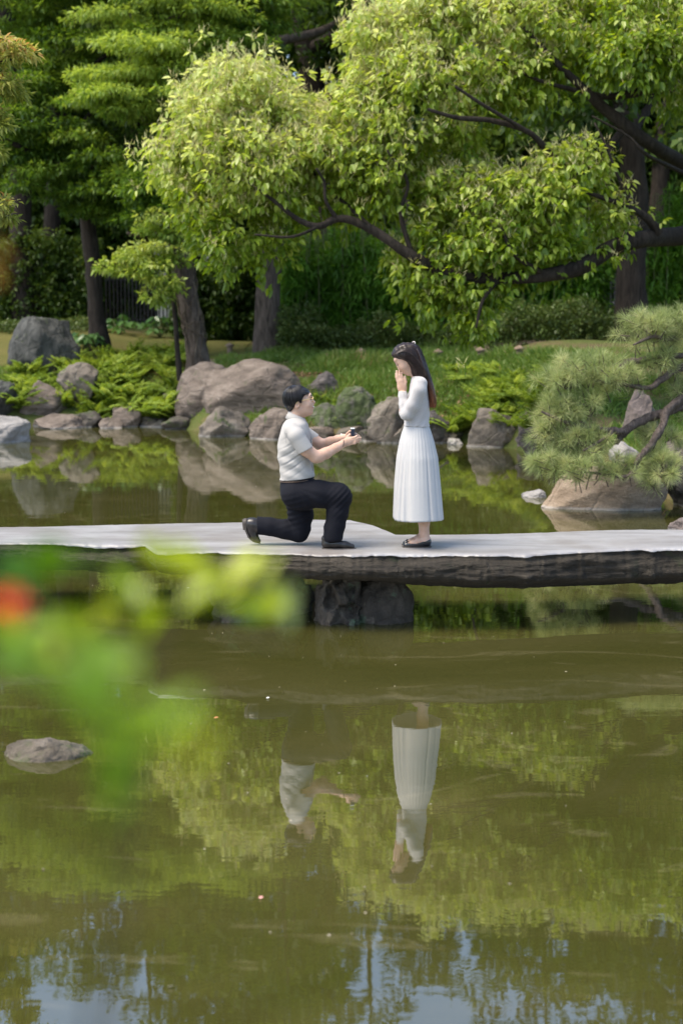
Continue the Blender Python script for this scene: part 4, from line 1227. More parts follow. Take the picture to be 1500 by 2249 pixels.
# ------------------------------------------------------------------ figures: continuous surfaces from distance fields
def surface_nets(Fv, origin, h):
    ins = Fv < 0
    nx, ny, nz = Fv.shape
    c = [ins[dx:nx - 1 + dx, dy:ny - 1 + dy, dz:nz - 1 + dz] for dx in (0, 1) for dy in (0, 1) for dz in (0, 1)]
    cnt = sum(x.astype(np.int8) for x in c)
    act = (cnt > 0) & (cnt < 8)
    I, J, K = np.nonzero(act)
    idx = -np.ones(act.shape, np.int64)
    idx[I, J, K] = np.arange(len(I))
    corners = [(dx, dy, dz) for dx in (0, 1) for dy in (0, 1) for dz in (0, 1)]
    vals = [Fv[I + a, J + b_, K + c_] for a, b_, c_ in corners]
    S = np.zeros((len(I), 3))
    N = np.zeros(len(I))
    for a in range(8):
        for b_ in range(a + 1, 8):
            d = [corners[b_][q] - corners[a][q] for q in range(3)]
            if sum(abs(x) for x in d) != 1:
                continue
            va, vb = vals[a], vals[b_]
            m_ = (va < 0) != (vb < 0)
            t = np.where(m_, va / np.where(m_, va - vb, 1), 0)
            for q in range(3):
                S[:, q] += m_ * (corners[a][q] + t * d[q])
            N += m_
    V = np.stack([I, J, K], -1) + S / N[:, None]
    Fs = []
    for ax in range(3):
        sl = [slice(None)] * 3
        sl2 = [slice(None)] * 3
        sl[ax] = slice(0, -1)
        sl2[ax] = slice(1, None)
        A, B = ins[tuple(sl)], ins[tuple(sl2)]
        e = A != B
        o1, o2 = [(1, 2), (2, 0), (0, 1)][ax]
        ix = np.array(np.nonzero(e))
        ok = (ix[o1] > 0) & (ix[o2] > 0) & (ix[o1] < Fv.shape[o1] - 1) & (ix[o2] < Fv.shape[o2] - 1)
        ix = ix[:, ok]
        fl = A[tuple(ix)]
        def cell(a, b_):
            q = ix.copy()
            q[o1] -= a
            q[o2] -= b_
            return idx[tuple(q)]
        quad = np.stack([cell(1, 1), cell(0, 1), cell(0, 0), cell(1, 0)], -1)
        quad[~fl] = quad[~fl][:, ::-1]
        Fs.append(quad)
    return V * h + origin, np.vstack(Fs)

class Field:
    """figure frame: x,y in photo pixels, d in pixels towards the camera"""
    def __init__(self, x0, x1, y0, y1, d0, d1, h):
        self.h = h
        self.o = np.array([x0, -d1, -y1], float)          # local axes: x right, y away from camera, z up (pixels)
        n = [int((x1 - x0) / h) + 2, int((d1 - d0) / h) + 2, int((y1 - y0) / h) + 2]
        self.ax = [self.o[q] + np.arange(n[q]) * h for q in range(3)]
        self.F = np.full(n, 50.0, np.float32)
    def _box(self, lo, hi):
        s = []
        for q in range(3):
            a = int(np.clip((lo[q] - self.o[q]) / self.h, 0, self.F.shape[q] - 1))
            b_ = int(np.clip((hi[q] - self.o[q]) / self.h + 2, a + 1, self.F.shape[q]))
            s.append(slice(a, b_))
        g_ = np.meshgrid(*[self.ax[q][s[q]] for q in range(3)], indexing='ij')
        return tuple(s), np.stack(g_, -1)
    def _min(self, s, d, k, sub=False):
        A = self.F[s]
        d = d.astype(np.float32)
        if sub:
            self.F[s] = np.maximum(A, -d)
            return
        if k <= 0:
            self.F[s] = np.minimum(A, d)
        else:
            hh = np.maximum(k - np.abs(A - d), 0) / k
            self.F[s] = np.minimum(A, d) - hh * hh * k * 0.25
    def cap(self, a, b_, ra, rb, k=4.0, dsc=1.0, sub=False):
        """tapered capsule; a,b = (px,py,d); dsc<1 flattens it along the view"""
        a = np.array([a[0], -a[2], -a[1]], float)
        b_ = np.array([b_[0], -b_[2], -b_[1]], float)
        m_ = max(ra, rb) + k + 3
        s, P = self._box(np.minimum(a, b_) - m_, np.maximum(a, b_) + m_)
        sc = np.array([1, 1 / dsc, 1])
        P, a, b_ = P * sc, a * sc, b_ * sc
        ab = b_ - a
        t = np.clip(((P - a) @ ab) / max(ab @ ab, 1e-6), 0, 1)
        d = np.linalg.norm(P - a - t[..., None] * ab, axis=-1) - (ra + (rb - ra) * t)
        self._min(s, d * min(1, dsc), k, sub)
    def chain(self, pts, k=4.0, dsc=1.0):
        for p, q in zip(pts[:-1], pts[1:]):
            self.cap(p[:3], q[:3], p[3], q[3], k, dsc)
    def ell(self, c, r, k=4.0, ang=0.0, sub=False):
        """ellipsoid, c=(px,py,d), r=(rx,ry,rd), turned by ang in the picture plane (degrees, clockwise)"""
        c3 = np.array([c[0], -c[2], -c[1]], float)
        m_ = max(r) + k + 3
        s, P = self._box(c3 - m_, c3 + m_)
        Q = P - c3
        ca, sa = math.cos(math.radians(ang)), math.sin(math.radians(ang))
        x = Q[..., 0] * ca - Q[..., 2] * sa
        z = Q[..., 0] * sa + Q[..., 2] * ca
        k0 = np.sqrt((x / r[0]) ** 2 + (Q[..., 1] / r[2]) ** 2 + (z / r[1]) ** 2)
        d = (k0 - 1) * min(r)
        self._min(s, d, k, sub)
    def loft(self, rows, k=4.0, power=2.0, dcen=None, fold=None):
        """rows: (py, x_left, x_right, depth_half[, depth_centre]); superellipse sections stacked along y"""
        R = np.array([tuple(r) + ((0,) if len(r) == 4 else ()) for r in rows], float)
        lo = np.array([R[:, 1].min() - k - 4, -(R[:, 3] + abs(R[:, 4])).max() - k - 4, -R[:, 0].max() - 2])
        hi = np.array([R[:, 2].max() + k + 4, (R[:, 3] + abs(R[:, 4])).max() + k + 4, -R[:, 0].min() + 2])
        s, P = self._box(lo, hi)
        y = -P[..., 2]
        sm = spline(R, 80)
        sm = sm[np.argsort(sm[:, 0])]
        xl, xr = np.interp(y, sm[:, 0], sm[:, 1]), np.interp(y, sm[:, 0], sm[:, 2])
        b_ = np.maximum(np.interp(y, sm[:, 0], sm[:, 3]), 0.5)
        dc = np.interp(y, sm[:, 0], sm[:, 4])
        a, cx = np.maximum((xr - xl) / 2, 0.5), (xr + xl) / 2
        q = (np.abs((P[..., 0] - cx) / a) ** power + np.abs((P[..., 1] + dc) / b_) ** power) ** (1 / power)
        d = (q - 1) * np.minimum(a, b_)
        if fold is not None:
            d = d + fold(P)
        d = np.maximum(d, np.maximum(R[:, 0].min() - y, y - R[:, 0].max()))
        self._min(s, d, k)
    def cut(self, fn):
        g_ = np.meshgrid(*self.ax, indexing='ij', sparse=True)
        self.F = np.maximum(self.F, fn(g_[0], -g_[2], -g_[1]).astype(np.float32))
    def warp(self, fn):
        g_ = np.meshgrid(*self.ax, indexing='ij')
        self.F = self.F + fn(np.stack(g_, -1)).astype(np.float32)
    def mesh(self, name, to_local):
        V, Fq = surface_nets(self.F, self.o, self.h)
        return mesh_np(name, to_local(V), Fq)

SKIN_M, nt, b, _ = new_mat('skin')
v = coords(nt)
f = noise(nt, v, 14, 4)
nt.links.new(ramp(nt, f, [(0.35, (0.47, 0.295, 0.21)), (0.65, (0.57, 0.375, 0.28))]), b.inputs['Base Color'])
b.inputs['Roughness'].default_value = 0.5
b.inputs['Subsurface Weight'].default_value = 0.12
b.inputs['Subsurface Radius'].default_value = (0.012, 0.004, 0.002)
b.inputs['Specular IOR Level'].default_value = 0.35

def hair_mat(name, root_c, tip_c, z_tip, z_root, rough=0.32):
    m, nt, b, _ = new_mat(name)
    tc = nt.nodes.new('ShaderNodeTexCoord')
    sx = nt.nodes.new('ShaderNodeSeparateXYZ')
    nt.links.new(tc.outputs['Object'], sx.inputs[0])
    mr = node(nt, 'ShaderNodeMapRange')
    mr.inputs['From Min'].default_value = z_tip
    mr.inputs['From Max'].default_value = z_root
    nt.links.new(sx.outputs['Z'], mr.inputs[0])
    c = ramp(nt, mr.outputs[0], [(0.0, tip_c), (0.55, root_c)])
    vv = coords(nt, 'Object', (90, 90, 7))
    f = noise(nt, vv, 1.6, 3, 0.6)
    c = mixc(nt, ramp(nt, f, [(0.4, (0, 0, 0)), (0.7, (0.5, 0.5, 0.5))]), c, tuple(x * 2.2 for x in root_c))
    nt.links.new(c, b.inputs['Base Color'])
    b.inputs['Roughness'].default_value = rough
    b.inputs['Specular IOR Level'].default_value = 0.35
    bump(nt, b, f, 0.25, 0.004)
    return m

def cloth_mat(name, c, rough=0.8, weave=250, wr=0.25, trans=0.0, wrinkle=7, wdist=0.02):
    m, nt, b, out = new_mat(name)
    vv = coords(nt, 'Object')
    f1 = noise(nt, vv, wrinkle, 3, 0.5, 0.6)
    f2 = noise(nt, vv, weave, 2, 0.5)
    nt.links.new(ramp(nt, f2, [(0.3, tuple(x * 0.92 for x in c)), (0.7, tuple(min(1, x * 1.05) for x in c))]), b.inputs['Base Color'])
    b.inputs['Roughness'].default_value = rough
    b.inputs['Specular IOR Level'].default_value = 0.2
    b.inputs['Sheen Weight'].default_value = 0.0
    n1 = bump(nt, b, f1, wr, wdist)
    bump(nt, b, f2, 0.15, 0.002, n1)
    if trans:
        t = nt.nodes.new('ShaderNodeBsdfTranslucent')
        t.inputs[0].default_value = (c[0], c[1], c[2], 1)
        mx = nt.nodes.new('ShaderNodeMixShader')
        mx.inputs[0].default_value = trans
        nt.links.new(b.outputs[0], mx.inputs[1])
        nt.links.new(t.outputs[0], mx.inputs[2])
        nt.links.new(mx.outputs[0], out.inputs[0])
    return m

def ellipsoid(name, c, r, mat, parent, tol, sub=2, rot=0.0):
    bm = bmesh.new()
    bmesh.ops.create_icosphere(bm, subdivisions=sub, radius=1.0)
    me = bpy.data.meshes.new(name)
    bm.to_mesh(me)
    bm.free()
    V = np.array([tuple(q.co) for q in me.vertices])
    V = V * [r[0], r[2], r[1]]
    ca, sa = math.cos(rot), math.sin(rot)
    V = np.stack([V[:, 0] * ca + V[:, 2] * sa, V[:, 1], -V[:, 0] * sa + V[:, 2] * ca], -1)
    V = tol(V + [c[0], -c[2], -c[1]])
    me.vertices.foreach_set('co', V.astype(np.float32).ravel())
    me.polygons.foreach_set('use_smooth', np.ones(len(me.polygons), bool))
    me.update()
    return link(name, me, mat, parent)

def px_line(name, pts, r, mat, parent, tol, n=14, sides=6, closed=False):
    """tube through figure-frame points (px,py,d), radius in pixels"""
    P = [np.array([p[0], -p[2], -p[1]], float) for p in pts]
    if closed:
        P.append(P[0])
    W = [tuple(tol(p[None])[0]) + (r * UNIT,) for p in P]
    return tube(name, W, mat, parent, n, sides)

# one figure frame for both: pixels at the depth where they stand
FOOT_M = onz(745, 1199.5, ZB + 0.014)
PEOPLE_Y = FOOT_M.y
UNIT = at(801, 1196, PEOPLE_Y).x / 51.0                # metres per photo pixel there
def frame(px0, py0, d0=0.0):
    """figure root on the bridge under pixel (px0,py0); returns root location and px->local metres"""
    p = at(px0, py0, PEOPLE_Y)
    loc = Vector((p.x, p.y, ZB + 0.014))
    def tol(V):
        V = np.asarray(V, float)
        return np.stack([(V[:, 0] - px0) * UNIT, (V[:, 1] + d0) * UNIT, (V[:, 2] + py0) * UNIT], -1)
    return loc, tol

M_HAIR1 = hair_mat('black_hair', (0.010, 0.009, 0.009), (0.010, 0.009, 0.009), 0, 1)
M_SHIRT = cloth_mat('light_grey_shirt', (0.385, 0.37, 0.35), 0.85, 300, 0.12)
M_TROUS = cloth_mat('navy_trousers', (0.0055, 0.006, 0.010), 0.85, 300, 0.15)
M_LEATHER = plain('black_leather', (0.018, 0.015, 0.013), 0.28, 0.5, 0.3, 25, 0.1)
M_SOLE = plain('dark_sole', (0.045, 0.036, 0.028), 0.6)
M_GOLD = plain('gold_wire', (0.75, 0.55, 0.25), 0.3, 0.5, 0.05, 20, 0, 0.9)
M_DARK = plain('dark_eye', (0.012, 0.010, 0.010), 0.25)
M_LIP = plain('lips', (0.42, 0.14, 0.11), 0.45)
M_TEETH = plain('teeth', (0.75, 0.73, 0.68), 0.35)
M_BAND = plain('black_cord', (0.012, 0.012, 0.014), 0.6)
M_BELT = plain('brown_belt', (0.075, 0.045, 0.028), 0.5)
M_STEEL = plain('steel', (0.65, 0.65, 0.66), 0.3, 0.5, 0.05, 20, 0, 0.9)
M_WHITE = plain('white_enamel', (0.75, 0.75, 0.75), 0.4)

# ------------------------------------------------------------------ the kneeling man
loc, tol = frame(690, 1197.5)
man = thing('person', 'kneeling person in light grey shirt and navy trousers holding out a ring box', 'person', loc)
f = Field(600, 800, 842, 1060, -75, 75, 1.05)
# trunk under the clothes, neck, head looking up
f.loft([(928, 632, 668, 34), (950, 626, 672, 46), (1000, 622, 674, 40), (1046, 624, 680, 36)], 4)
f.chain([(648, 938, 0, 19), (650, 918, 0, 16.0), (655, 900, 0, 15.5)], 5)
f.ell((654, 874, 0), (27, 25.5, 21.5), 4, -12)
f.ell((672, 886, 0), (17.5, 22, 17), 6, -8)
f.ell((677, 901, 0), (9.5, 9, 10), 7)
f.ell((663, 900, 0), (16, 13, 16), 6, 25)
f.chain([(684, 872.5, 0, 2.4), (689.5, 881, 0, 3.2)], 3.5)
f.ell((690, 882, 0), (3.2, 2.8, 4.6), 2)
f.ell((686, 888, 0), (3.6, 4.2, 7), 3)
f.ell((685.6, 896.5, 0), (3.2, 2.6, 6), 2.5)
f.ell((683, 904.5, 0), (4.2, 4.4, 6), 4)
f.ell((681.5, 866, 0), (3.4, 5, 14), 6)
for sd in (1, -1):
    f.ell((678, 885.5, 11.5 * sd), (6, 6, 5), 5)
    f.ell((683, 873.5, 8 * sd), (3.0, 2.3, 4), 1.5, 0, True)
    f.ell((655, 886.5, 20.5 * sd), (5.2, 8.6, 3.2), 1.5, 14)
    f.ell((656, 886, 23.5 * sd), (2.4, 4.6, 1.8), 0, 14, True)
# arms: right one nearer the camera
f.chain([(644, 944, 34, 13), (656, 952, 50, 13), (674, 980, 50, 14.5), (694, 996, 43, 13.2), (702, 997, 40, 12.6)], 3)
f.chain([(696, 997, 42, 12.6), (716, 990, 32, 12.2), (738, 979, 20, 9.6), (754, 970.5, 12, 8.2)], 4, 0.95)
f.chain([(650, 944, -34, 13), (662, 950, -50, 13), (688, 968, -50, 14), (708, 978, -44, 12)], 3)
f.chain([(706, 978, -44, 12), (726, 971, -34, 11), (742, 964, -22, 8.8), (754, 959, -13, 7.6)], 4, 0.95)
# hands cupped round the box, five fingers each
def hand(wx, wy, s, dx=0.0, dy=0.0):
    f.chain([(wx, wy, 11 * s, 7.6), (wx + 9 + dx, wy - 3 + dy, 9.5 * s, 8.2), (wx + 15 + dx, wy - 5 + dy, 8.5 * s, 7.4)], 3, 0.6)
    kn = [(wx + 18 + dx, wy - 11 + dy), (wx + 19.5 + dx, wy - 7 + dy), (wx + 19.5 + dx, wy - 2.5 + dy), (wx + 18 + dx, wy + 1.5 + dy)]
    tp = [(788, 954.5), (791.5, 959), (791, 963.5), (786.5, 967)]
    for (kx, ky), (tx, ty), dd in zip(kn, tp, (0.5, 0, 0, 0.6)):
        f.chain([(kx - 4, ky + 0.6, 8.5 * s, 2.9), (kx + 6, ky - 1, 9.2 * s, 2.7), (kx * 0.35 + tx * 0.65, ky * 0.35 + ty * 0.65 - 1, 7.2 * s, 2.5), (tx + dy * 0.1, ty + dd, 2.6 * s, 2.1)], 0.9)
    f.chain([(wx + 4 + dx, wy - 5 + dy, 8 * s, 4.0), (wx + 8 + dx, wy - 13 + dy, 6.5 * s, 3.1), (wx + 13 + dx, wy - 18 + dy, 5 * s, 2.7), (wx + 18 + dx, wy - 18.5 + dy, 3.5 * s, 2.2)], 1.2)
hand(755, 969.5, 1)
hand(755, 961.5, -1, 0, 2.0)
body = link('body', f.mesh('body', tol), SKIN_M, man)

# shirt
def shirt_fold(P):
    x, y, d = P[..., 0], -P[..., 2], -P[..., 1]
    w = np.sin((y * 0.9 - (x - 640) * 0.42) * 0.26 + 0.8 * np.sin(x * 0.07)) * np.clip((y - 960) / 40, 0, 1)
    w2 = np.sin((y + (x - 640) * 0.7) * 0.19 + d * 0.05) * np.clip((1050 - y) / 60, 0, 1)
    w3 = np.maximum(0, np.sin((y * 0.8 + (x - 630) * 0.55) * 0.42 + 1.2 * np.sin(d * 0.06))) ** 2 * np.exp(-((x - 645) / 30.0) ** 2 - ((y - 1000) / 35.0) ** 2)
    return 0.9 * w + 0.5 * w2 + 1.3 * w3
f = Field(600, 712, 898, 1058, -78, 78, 1.05)
f.loft([(914, 637, 664, 20), (921, 630, 671, 34), (929, 624, 677, 47), (942, 618.5, 681, 54), (962, 613.5, 683, 53), (985, 610.5, 683, 50), (1006, 612, 684, 48), (1026, 615.5, 687.5, 47), (1038, 616.5, 691, 47), (1051, 614.5, 691, 46)], 4, 2.25, fold=shirt_fold)
fs = Field(600, 712, 898, 1058, -78, 78, 1.05)
fs.chain([(644, 940, 42, 17), (654, 950, 53, 17.5), (674.5, 984, 52, 17.4)], 3)
fs.cut(lambda x, y, d: np.where(d > 0, (x - 673.5) * 0.47 + (y - 981.5) * 0.88, -9))
fs.chain([(650, 940, -42, 17), (662, 950, -53, 17), (692, 971, -52, 16.6)], 3)
fs.cut(lambda x, y, d: np.where(d < 0, (x - 692) * 0.82 + (y - 968) * 0.57, -9))
hk = np.maximum(3.0 - np.abs(f.F - fs.F), 0) / 3.0
f.F = np.minimum(f.F, fs.F) - hk * hk * 0.75
f.cut(lambda x, y, d: (y - (1051 - (x - 614) * 0.11)) + 0 * d)
f.cap((654, 930, 0), (656, 896, 0), 13, 15.5, 0, 1, True)
shirt = link('shirt', f.mesh('shirt', tol), M_SHIRT, man)
# collar: a folded band standing round the neck
def ring_band(name, cx, rx, rd, y_in, y_out, flare, mat, parent, tilt, a0=0, a1=2 * math.pi, n=48, th=1.3):
    V, Fq = [], []
    A = np.linspace(a0, a1, n)
    for a in A:
        ca, sa = math.cos(a), math.sin(a)
        ys = tilt * ca
        for (ro, yy) in ((0, y_in), (-th, y_in + 1), (-th + flare * 0.2, y_out - 2), (flare, y_out), (flare + th, y_out - 1), (th, y_in)):
            V.append((cx + ca * (rx + ro), -(sa * (rd + ro)), -(yy + ys)))
    m_ = 6
    for i in range(n - 1):
        for j in range(m_):
            Fq.append([i * m_ + j, i * m_ + (j + 1) % m_, (i + 1) * m_ + (j + 1) % m_, (i + 1) * m_ + j])
    return link(name, mesh_np(name, tol(np.array(V)), Fq), mat, parent)
ring_band('collar', 653, 16.5, 17, 908.5, 924, 7, M_SHIRT, shirt, 7.5, 0.12, 2 * math.pi - 0.12)
px_line('placket', [(677, 934, 3), (684, 955, 3), (685, 985, 3), (686, 1010, 3), (690, 1034, 3)], 1.5, M_SHIRT, shirt, tol)
px_line('shoulder_seam', [(640, 923, 40), (631, 945, 55), (632, 966, 54.5)], 0.45, M_SHIRT, shirt, tol)

# trousers
def tr_fold(P):
    x, y, d = P[..., 0], -P[..., 2], -P[..., 1]
    k1 = np.exp(-((x - 700) ** 2 + (y - 1105) ** 2) / 1500.0)
    k2 = np.exp(-((x - 645) ** 2 + (y - 1120) ** 2) / 1200.0)
    k3 = np.exp(-((x - 755) ** 2 + (y - 1090) ** 2) / 900.0)
    s_ = np.sin(np.arctan2(y - 1060, x - 650) * 16 + 0.03 * d)
    w = 1.1 * k1 * s_ + 0.9 * k2 * np.sin(y * 0.5 + x * 0.15) + 0.8 * k3 * np.sin((x + y) * 0.45)
    w = w + 0.5 * np.sin(y * 0.22 - x * 0.12) * np.exp(-((y - 1150) / 30.0) ** 2)
    return w
f = Field(545, 795, 1036, 1200, -70, 70, 1.05)
f.loft([(1041, 620, 690, 41), (1055, 617, 692, 43), (1070, 616, 700, 46), (1088, 619, 700, 48), (1106, 630, 694, 44), (1114, 640, 688, 34)], 6)
f.chain([(650, 1080, 24, 31), (700, 1079, 27, 29.5), (742, 1082, 30, 27), (746, 1086, 30, 26.5)], 8)
f.chain([(746, 1087, 30, 26), (741, 1120, 31, 23.5), (735, 1150, 32, 22), (731.5, 1171, 33, 21.5)], 4)
f.chain([(655, 1090, -22, 31), (660, 1130, -22, 27), (659, 1160, -22, 22), (657, 1171, -22, 21)], 8)
f.chain([(655, 1170.5, -22, 21.5), (625, 1163, -21, 21.5), (592, 1157, -20, 20), (566, 1155, -20, 20)], 4)
f.warp(tr_fold)
f.cut(lambda x, y, d: np.maximum(np.where((d > 0) & (x > 690), y - (1180 - (x - 731) * 0.06), -9), np.where((x < 600), 565 - x + (y - 1155) * 0.05, -9)) + 0 * d)
f.cut(lambda x, y, d: (1045.5 - (x - 614) * 0.085 - y) + 0 * d)
f.cut(lambda x, y, d: y - 1193.5 + 0 * x + 0 * d)
trousers = link('trousers', f.mesh('trousers', tol), M_TROUS, man)
px_line('belt', [(653 + 36.6 * math.cos(a), 1050.5 - 3 * math.cos(a), 44 * math.sin(a)) for a in np.linspace(0, 2 * math.pi, 25)[:-1]], 1.7, M_BELT, man, tol, 60, 6, True)

# hair
f = Field(618, 690, 840, 910, -32, 32, 0.8)
f.ell((652, 873, 0), (28.5, 27, 25), 3, -8)
f.ell((668, 862, 0), (15.5, 12.5, 20.5), 4, 24)
f.ell((640, 888, 0), (12.5, 15, 17), 4, -10)
f.warp(lambda P: 0.28 * np.sin(np.arctan2(P[..., 2] + 858, P[..., 0] - 645) * 34 + P[..., 1] * 0.4))
def hair_line(x, y, d):
    xs = [615, 634, 641, 648, 653, 657, 661, 664.5, 666, 669, 673, 678, 684, 690]
    ys = [897, 902, 901, 893, 880, 878.5, 882, 882, 874, 868, 864.5, 862.5, 860.5, 858]
    return y - np.interp(x, xs, ys) + 0 * d
f.cut(hair_line)
f.cut(lambda x, y, d: x - 684.5 + 0 * y + 0 * d)
mhair = link('hair', f.mesh('hair', tol), M_HAIR1, man)
gh = Geo()
rgh = np.random.default_rng(21)
ctr, rad = np.array([652, 0, -873.0]), np.array([29.3, 25.8, 27.8])
w0 = unit(np.array([-0.25, 0.0, 0.95]))
for k in range(420):
    ph_ = rgh.uniform(0, 2 * math.pi)
    e1 = unit(np.cross(w0, [0, 1.0, 0]))
    e2 = np.cross(w0, e1)
    dv = e1 * math.cos(ph_) + e2 * math.sin(ph_)
    pts = []
    stop = rgh.uniform(-1.0, 2.6)
    lift = rgh.uniform(0.985, 1.035)
    for ps in np.linspace(0.04, 2.3, 26):
        dv2 = unit(dv + e2 * 0.12 * math.sin(ps * 2 + ph_))
        q = ctr + (w0 * math.cos(ps) + dv2 * math.sin(ps)) * rad * lift
        if q[0] > 662 and -q[2] < 868:
            q = q + np.array([max(0, (q[0] - 662)) * 0.14, 0, 0])
        if float(hair_line(np.array(q[0]), np.array(-q[2]), 0)) > stop or q[0] > 685:
            break
        pts.append(tuple(tol(q[None])[0]) + (rgh.uniform(0.4, 0.6) * UNIT,))
    if len(pts) > 5:
        pts[-1] = pts[-1][:3] + (0.1 * UNIT,)
        tube_geo(gh, pts[::2] if len(pts) > 8 else pts, 9, 4)
kind(link('strands', gh.mesh('strands', attr=None), M_HAIR1, mhair), 'stuff')
# face details and glasses
for sd in (1, -1):
    ellipsoid('eye', (684.8, 874.2, 8.2 * sd), (1.3, 0.9, 2.6), M_DARK, man, tol)
    ellipsoid('eyebrow', (684.6, 866.6, 9 * sd), (1.7, 1.0, 4.6), M_HAIR1, man, tol)
gl = link('glasses', tube('rim', [(0, 0, 0, 0.001), (0, 0, 0.001, 0.001)], M_GOLD).data, M_GOLD, man)
bpy.data.objects.remove(bpy.data.objects['rim'])
bpy.data.objects.remove(gl)
glasses = px_line('glasses', [(688.6, 872.2, -3), (690, 871.2, 0), (688.6, 872.2, 3)], 0.55, M_GOLD, man, tol)
for sd in (1, -1):
    px_line('rim', [(687.6 + 0.9 * math.cos(a), 875 + 5.4 * math.sin(a), sd * (9.5 + 6.4 * math.cos(a))) for a in np.linspace(0, 2 * math.pi, 17)[:-1]], 0.8, M_GOLD, glasses, tol, 34, 6, True)
    px_line('temple', [(686.5, 873, 16 * sd), (672, 875.5, 20.5 * sd), (657, 879, 22.5 * sd), (652, 884, 22.5 * sd)], 0.85, M_GOLD, glasses, tol)
ellipsoid('mouth', (686.4, 892.2, 0), (4.0, 3.4, 9.2), M_LIP, man, tol, 3, -0.15)
ellipsoid('teeth', (687.6, 891.6, 0), (3.4, 1.9, 8.3), M_TEETH, man, tol, 3, -0.15)
px_line('bracelet', [(752 + 2.2 * math.cos(a) - 1.8 * math.sin(a), 971.5 + 9.2 * math.sin(a) + 1.2 * math.cos(a), 12.5 + 8.4 * math.cos(a)) for a in np.linspace(0, 2 * math.pi, 17)[:-1]], 0.85, M_BAND, man, tol, 34, 6, True)
px_line('wristwatch', [(748.5 + 2.0 * math.cos(a) - 1.6 * math.sin(a), 961.5 + 8.8 * math.sin(a), -17.5 + 8.6 * math.cos(a)) for a in np.linspace(0, 2 * math.pi, 17)[:-1]], 1.7, M_WHITE, man, tol, 34, 6, True)
# shoes
f = Field(700, 790, 1160, 1204, 14, 52, 0.8)
f.chain([(716, 1176, 33, 9.5), (718, 1186, 33, 9.8)], 4)
f.chain([(717, 1188, 33, 9.6), (738, 1187, 33, 9.8), (758, 1190, 33, 8.2), (773, 1193, 33, 5.6)], 5)
f.cut(lambda x, y, d: y - 1196.5 + 0 * x + 0 * d)
sh = link('shoe', f.mesh('shoe', tol), M_LEATHER, man)
f = Field(700, 790, 1190, 1206, 14, 52, 0.8)
f.chain([(718, 1198, 33, 10.6), (745, 1198, 33, 11), (768, 1198, 33, 10), (776, 1198, 33, 6)], 2)
f.cut(lambda x, y, d: np.maximum(1195.8 - y, y - np.where((x > 727) & (x < 738), 1198.4, 1201)) + 0 * d)
link('sole', f.mesh('sole', tol), M_SOLE, sh)
f = Field(524, 585, 1126, 1200, -44, 6, 0.8)
f.chain([(568, 1155, -20, 16), (554, 1152, -20, 14.5), (549, 1151, -20, 12.5)], 5)
f.chain([(550, 1150, -20, 11.5), (552, 1166, -20, 11), (556, 1178, -20, 10), (562, 1186, -20, 7), (567, 1189, -20, 5)], 5)
f.cut(lambda x, y, d: np.maximum(np.interp(y, [1126, 1164, 1180, 1190, 1194], [541.5, 541.5, 548, 558, 562]) - x, y - 1193.5) + 0 * d)
sh = link('shoe', f.mesh('shoe', tol), M_LEATHER, man)
sh['label'] = 'upturned rear shoe with its heel in the air'
f = Field(524, 585, 1126, 1200, -44, 6, 0.8)
f.chain([(540, 1149, -20, 11), (541, 1166, -20, 10.5), (547, 1180, -20, 11), (558, 1190, -20, 9), (568, 1192, -20, 6)], 2)
sole_in = lambda y: np.interp(y, [1126, 1164, 1180, 1190, 1194], [542, 542, 548.5, 559, 572])
f.cut(lambda x, y, d: np.maximum.reduce([x - sole_in(y) + 0 * d, np.where(y < 1164, 531.5 + (y - 1140) * 0.08, sole_in(y) - 4.5) - x + 0 * d, y - 1194.5 + 0 * x + 0 * d, 1138 - y + 0 * x + 0 * d]))
link('sole', f.mesh('sole', tol), M_SOLE, sh)

# ring box held in both hands
M_BOX = plain('navy_box', (0.010, 0.012, 0.030), 0.45)
rb = thing('ring_box', 'small open navy ring box held out in both hands', 'ring box', Vector(loc) + Vector(tuple(tol(np.array([[779, 0, -956.0]]))[0])))
def rel(V):
    return tol(np.asarray(V, float)) - tol(np.array([[779, 0, -956.0]]))[0]
def pbox(name, x0, x1, y0, y1, d, mat, parent, skew=0.0):
    V = [(x + skew * (y1 - y), dd, -y) for y in (y0, y1) for x, dd in ((x0, -d), (x1, -d), (x1, d), (x0, d))]
    me = mesh_np(name, rel(V), [[0, 1, 2, 3], [7, 6, 5, 4], [0, 4, 5, 1], [1, 5, 6, 2], [2, 6, 7, 3], [3, 7, 4, 0]], False)
    return link(name, me, mat, parent)
pbox('base', 773, 787, 952.5, 960, 6.5, M_BOX, rb)
lid = pbox('lid', 769.6, 777.4, 938.6, 953, 7, M_BOX, rb, 0.10)
pbox('trim', 769.3, 778.4, 937.6, 939.4, 7.4, M_WHITE, lid, 0.10)
px_line('ring', [(782 + 0 * a, 950.6 + 2.4 * math.sin(a), 2.4 * math.cos(a)) for a in np.linspace(0, 2 * math.pi, 13)[:-1]], 0.4, M_STEEL, rb, lambda V: rel(V), 26, 5, True)
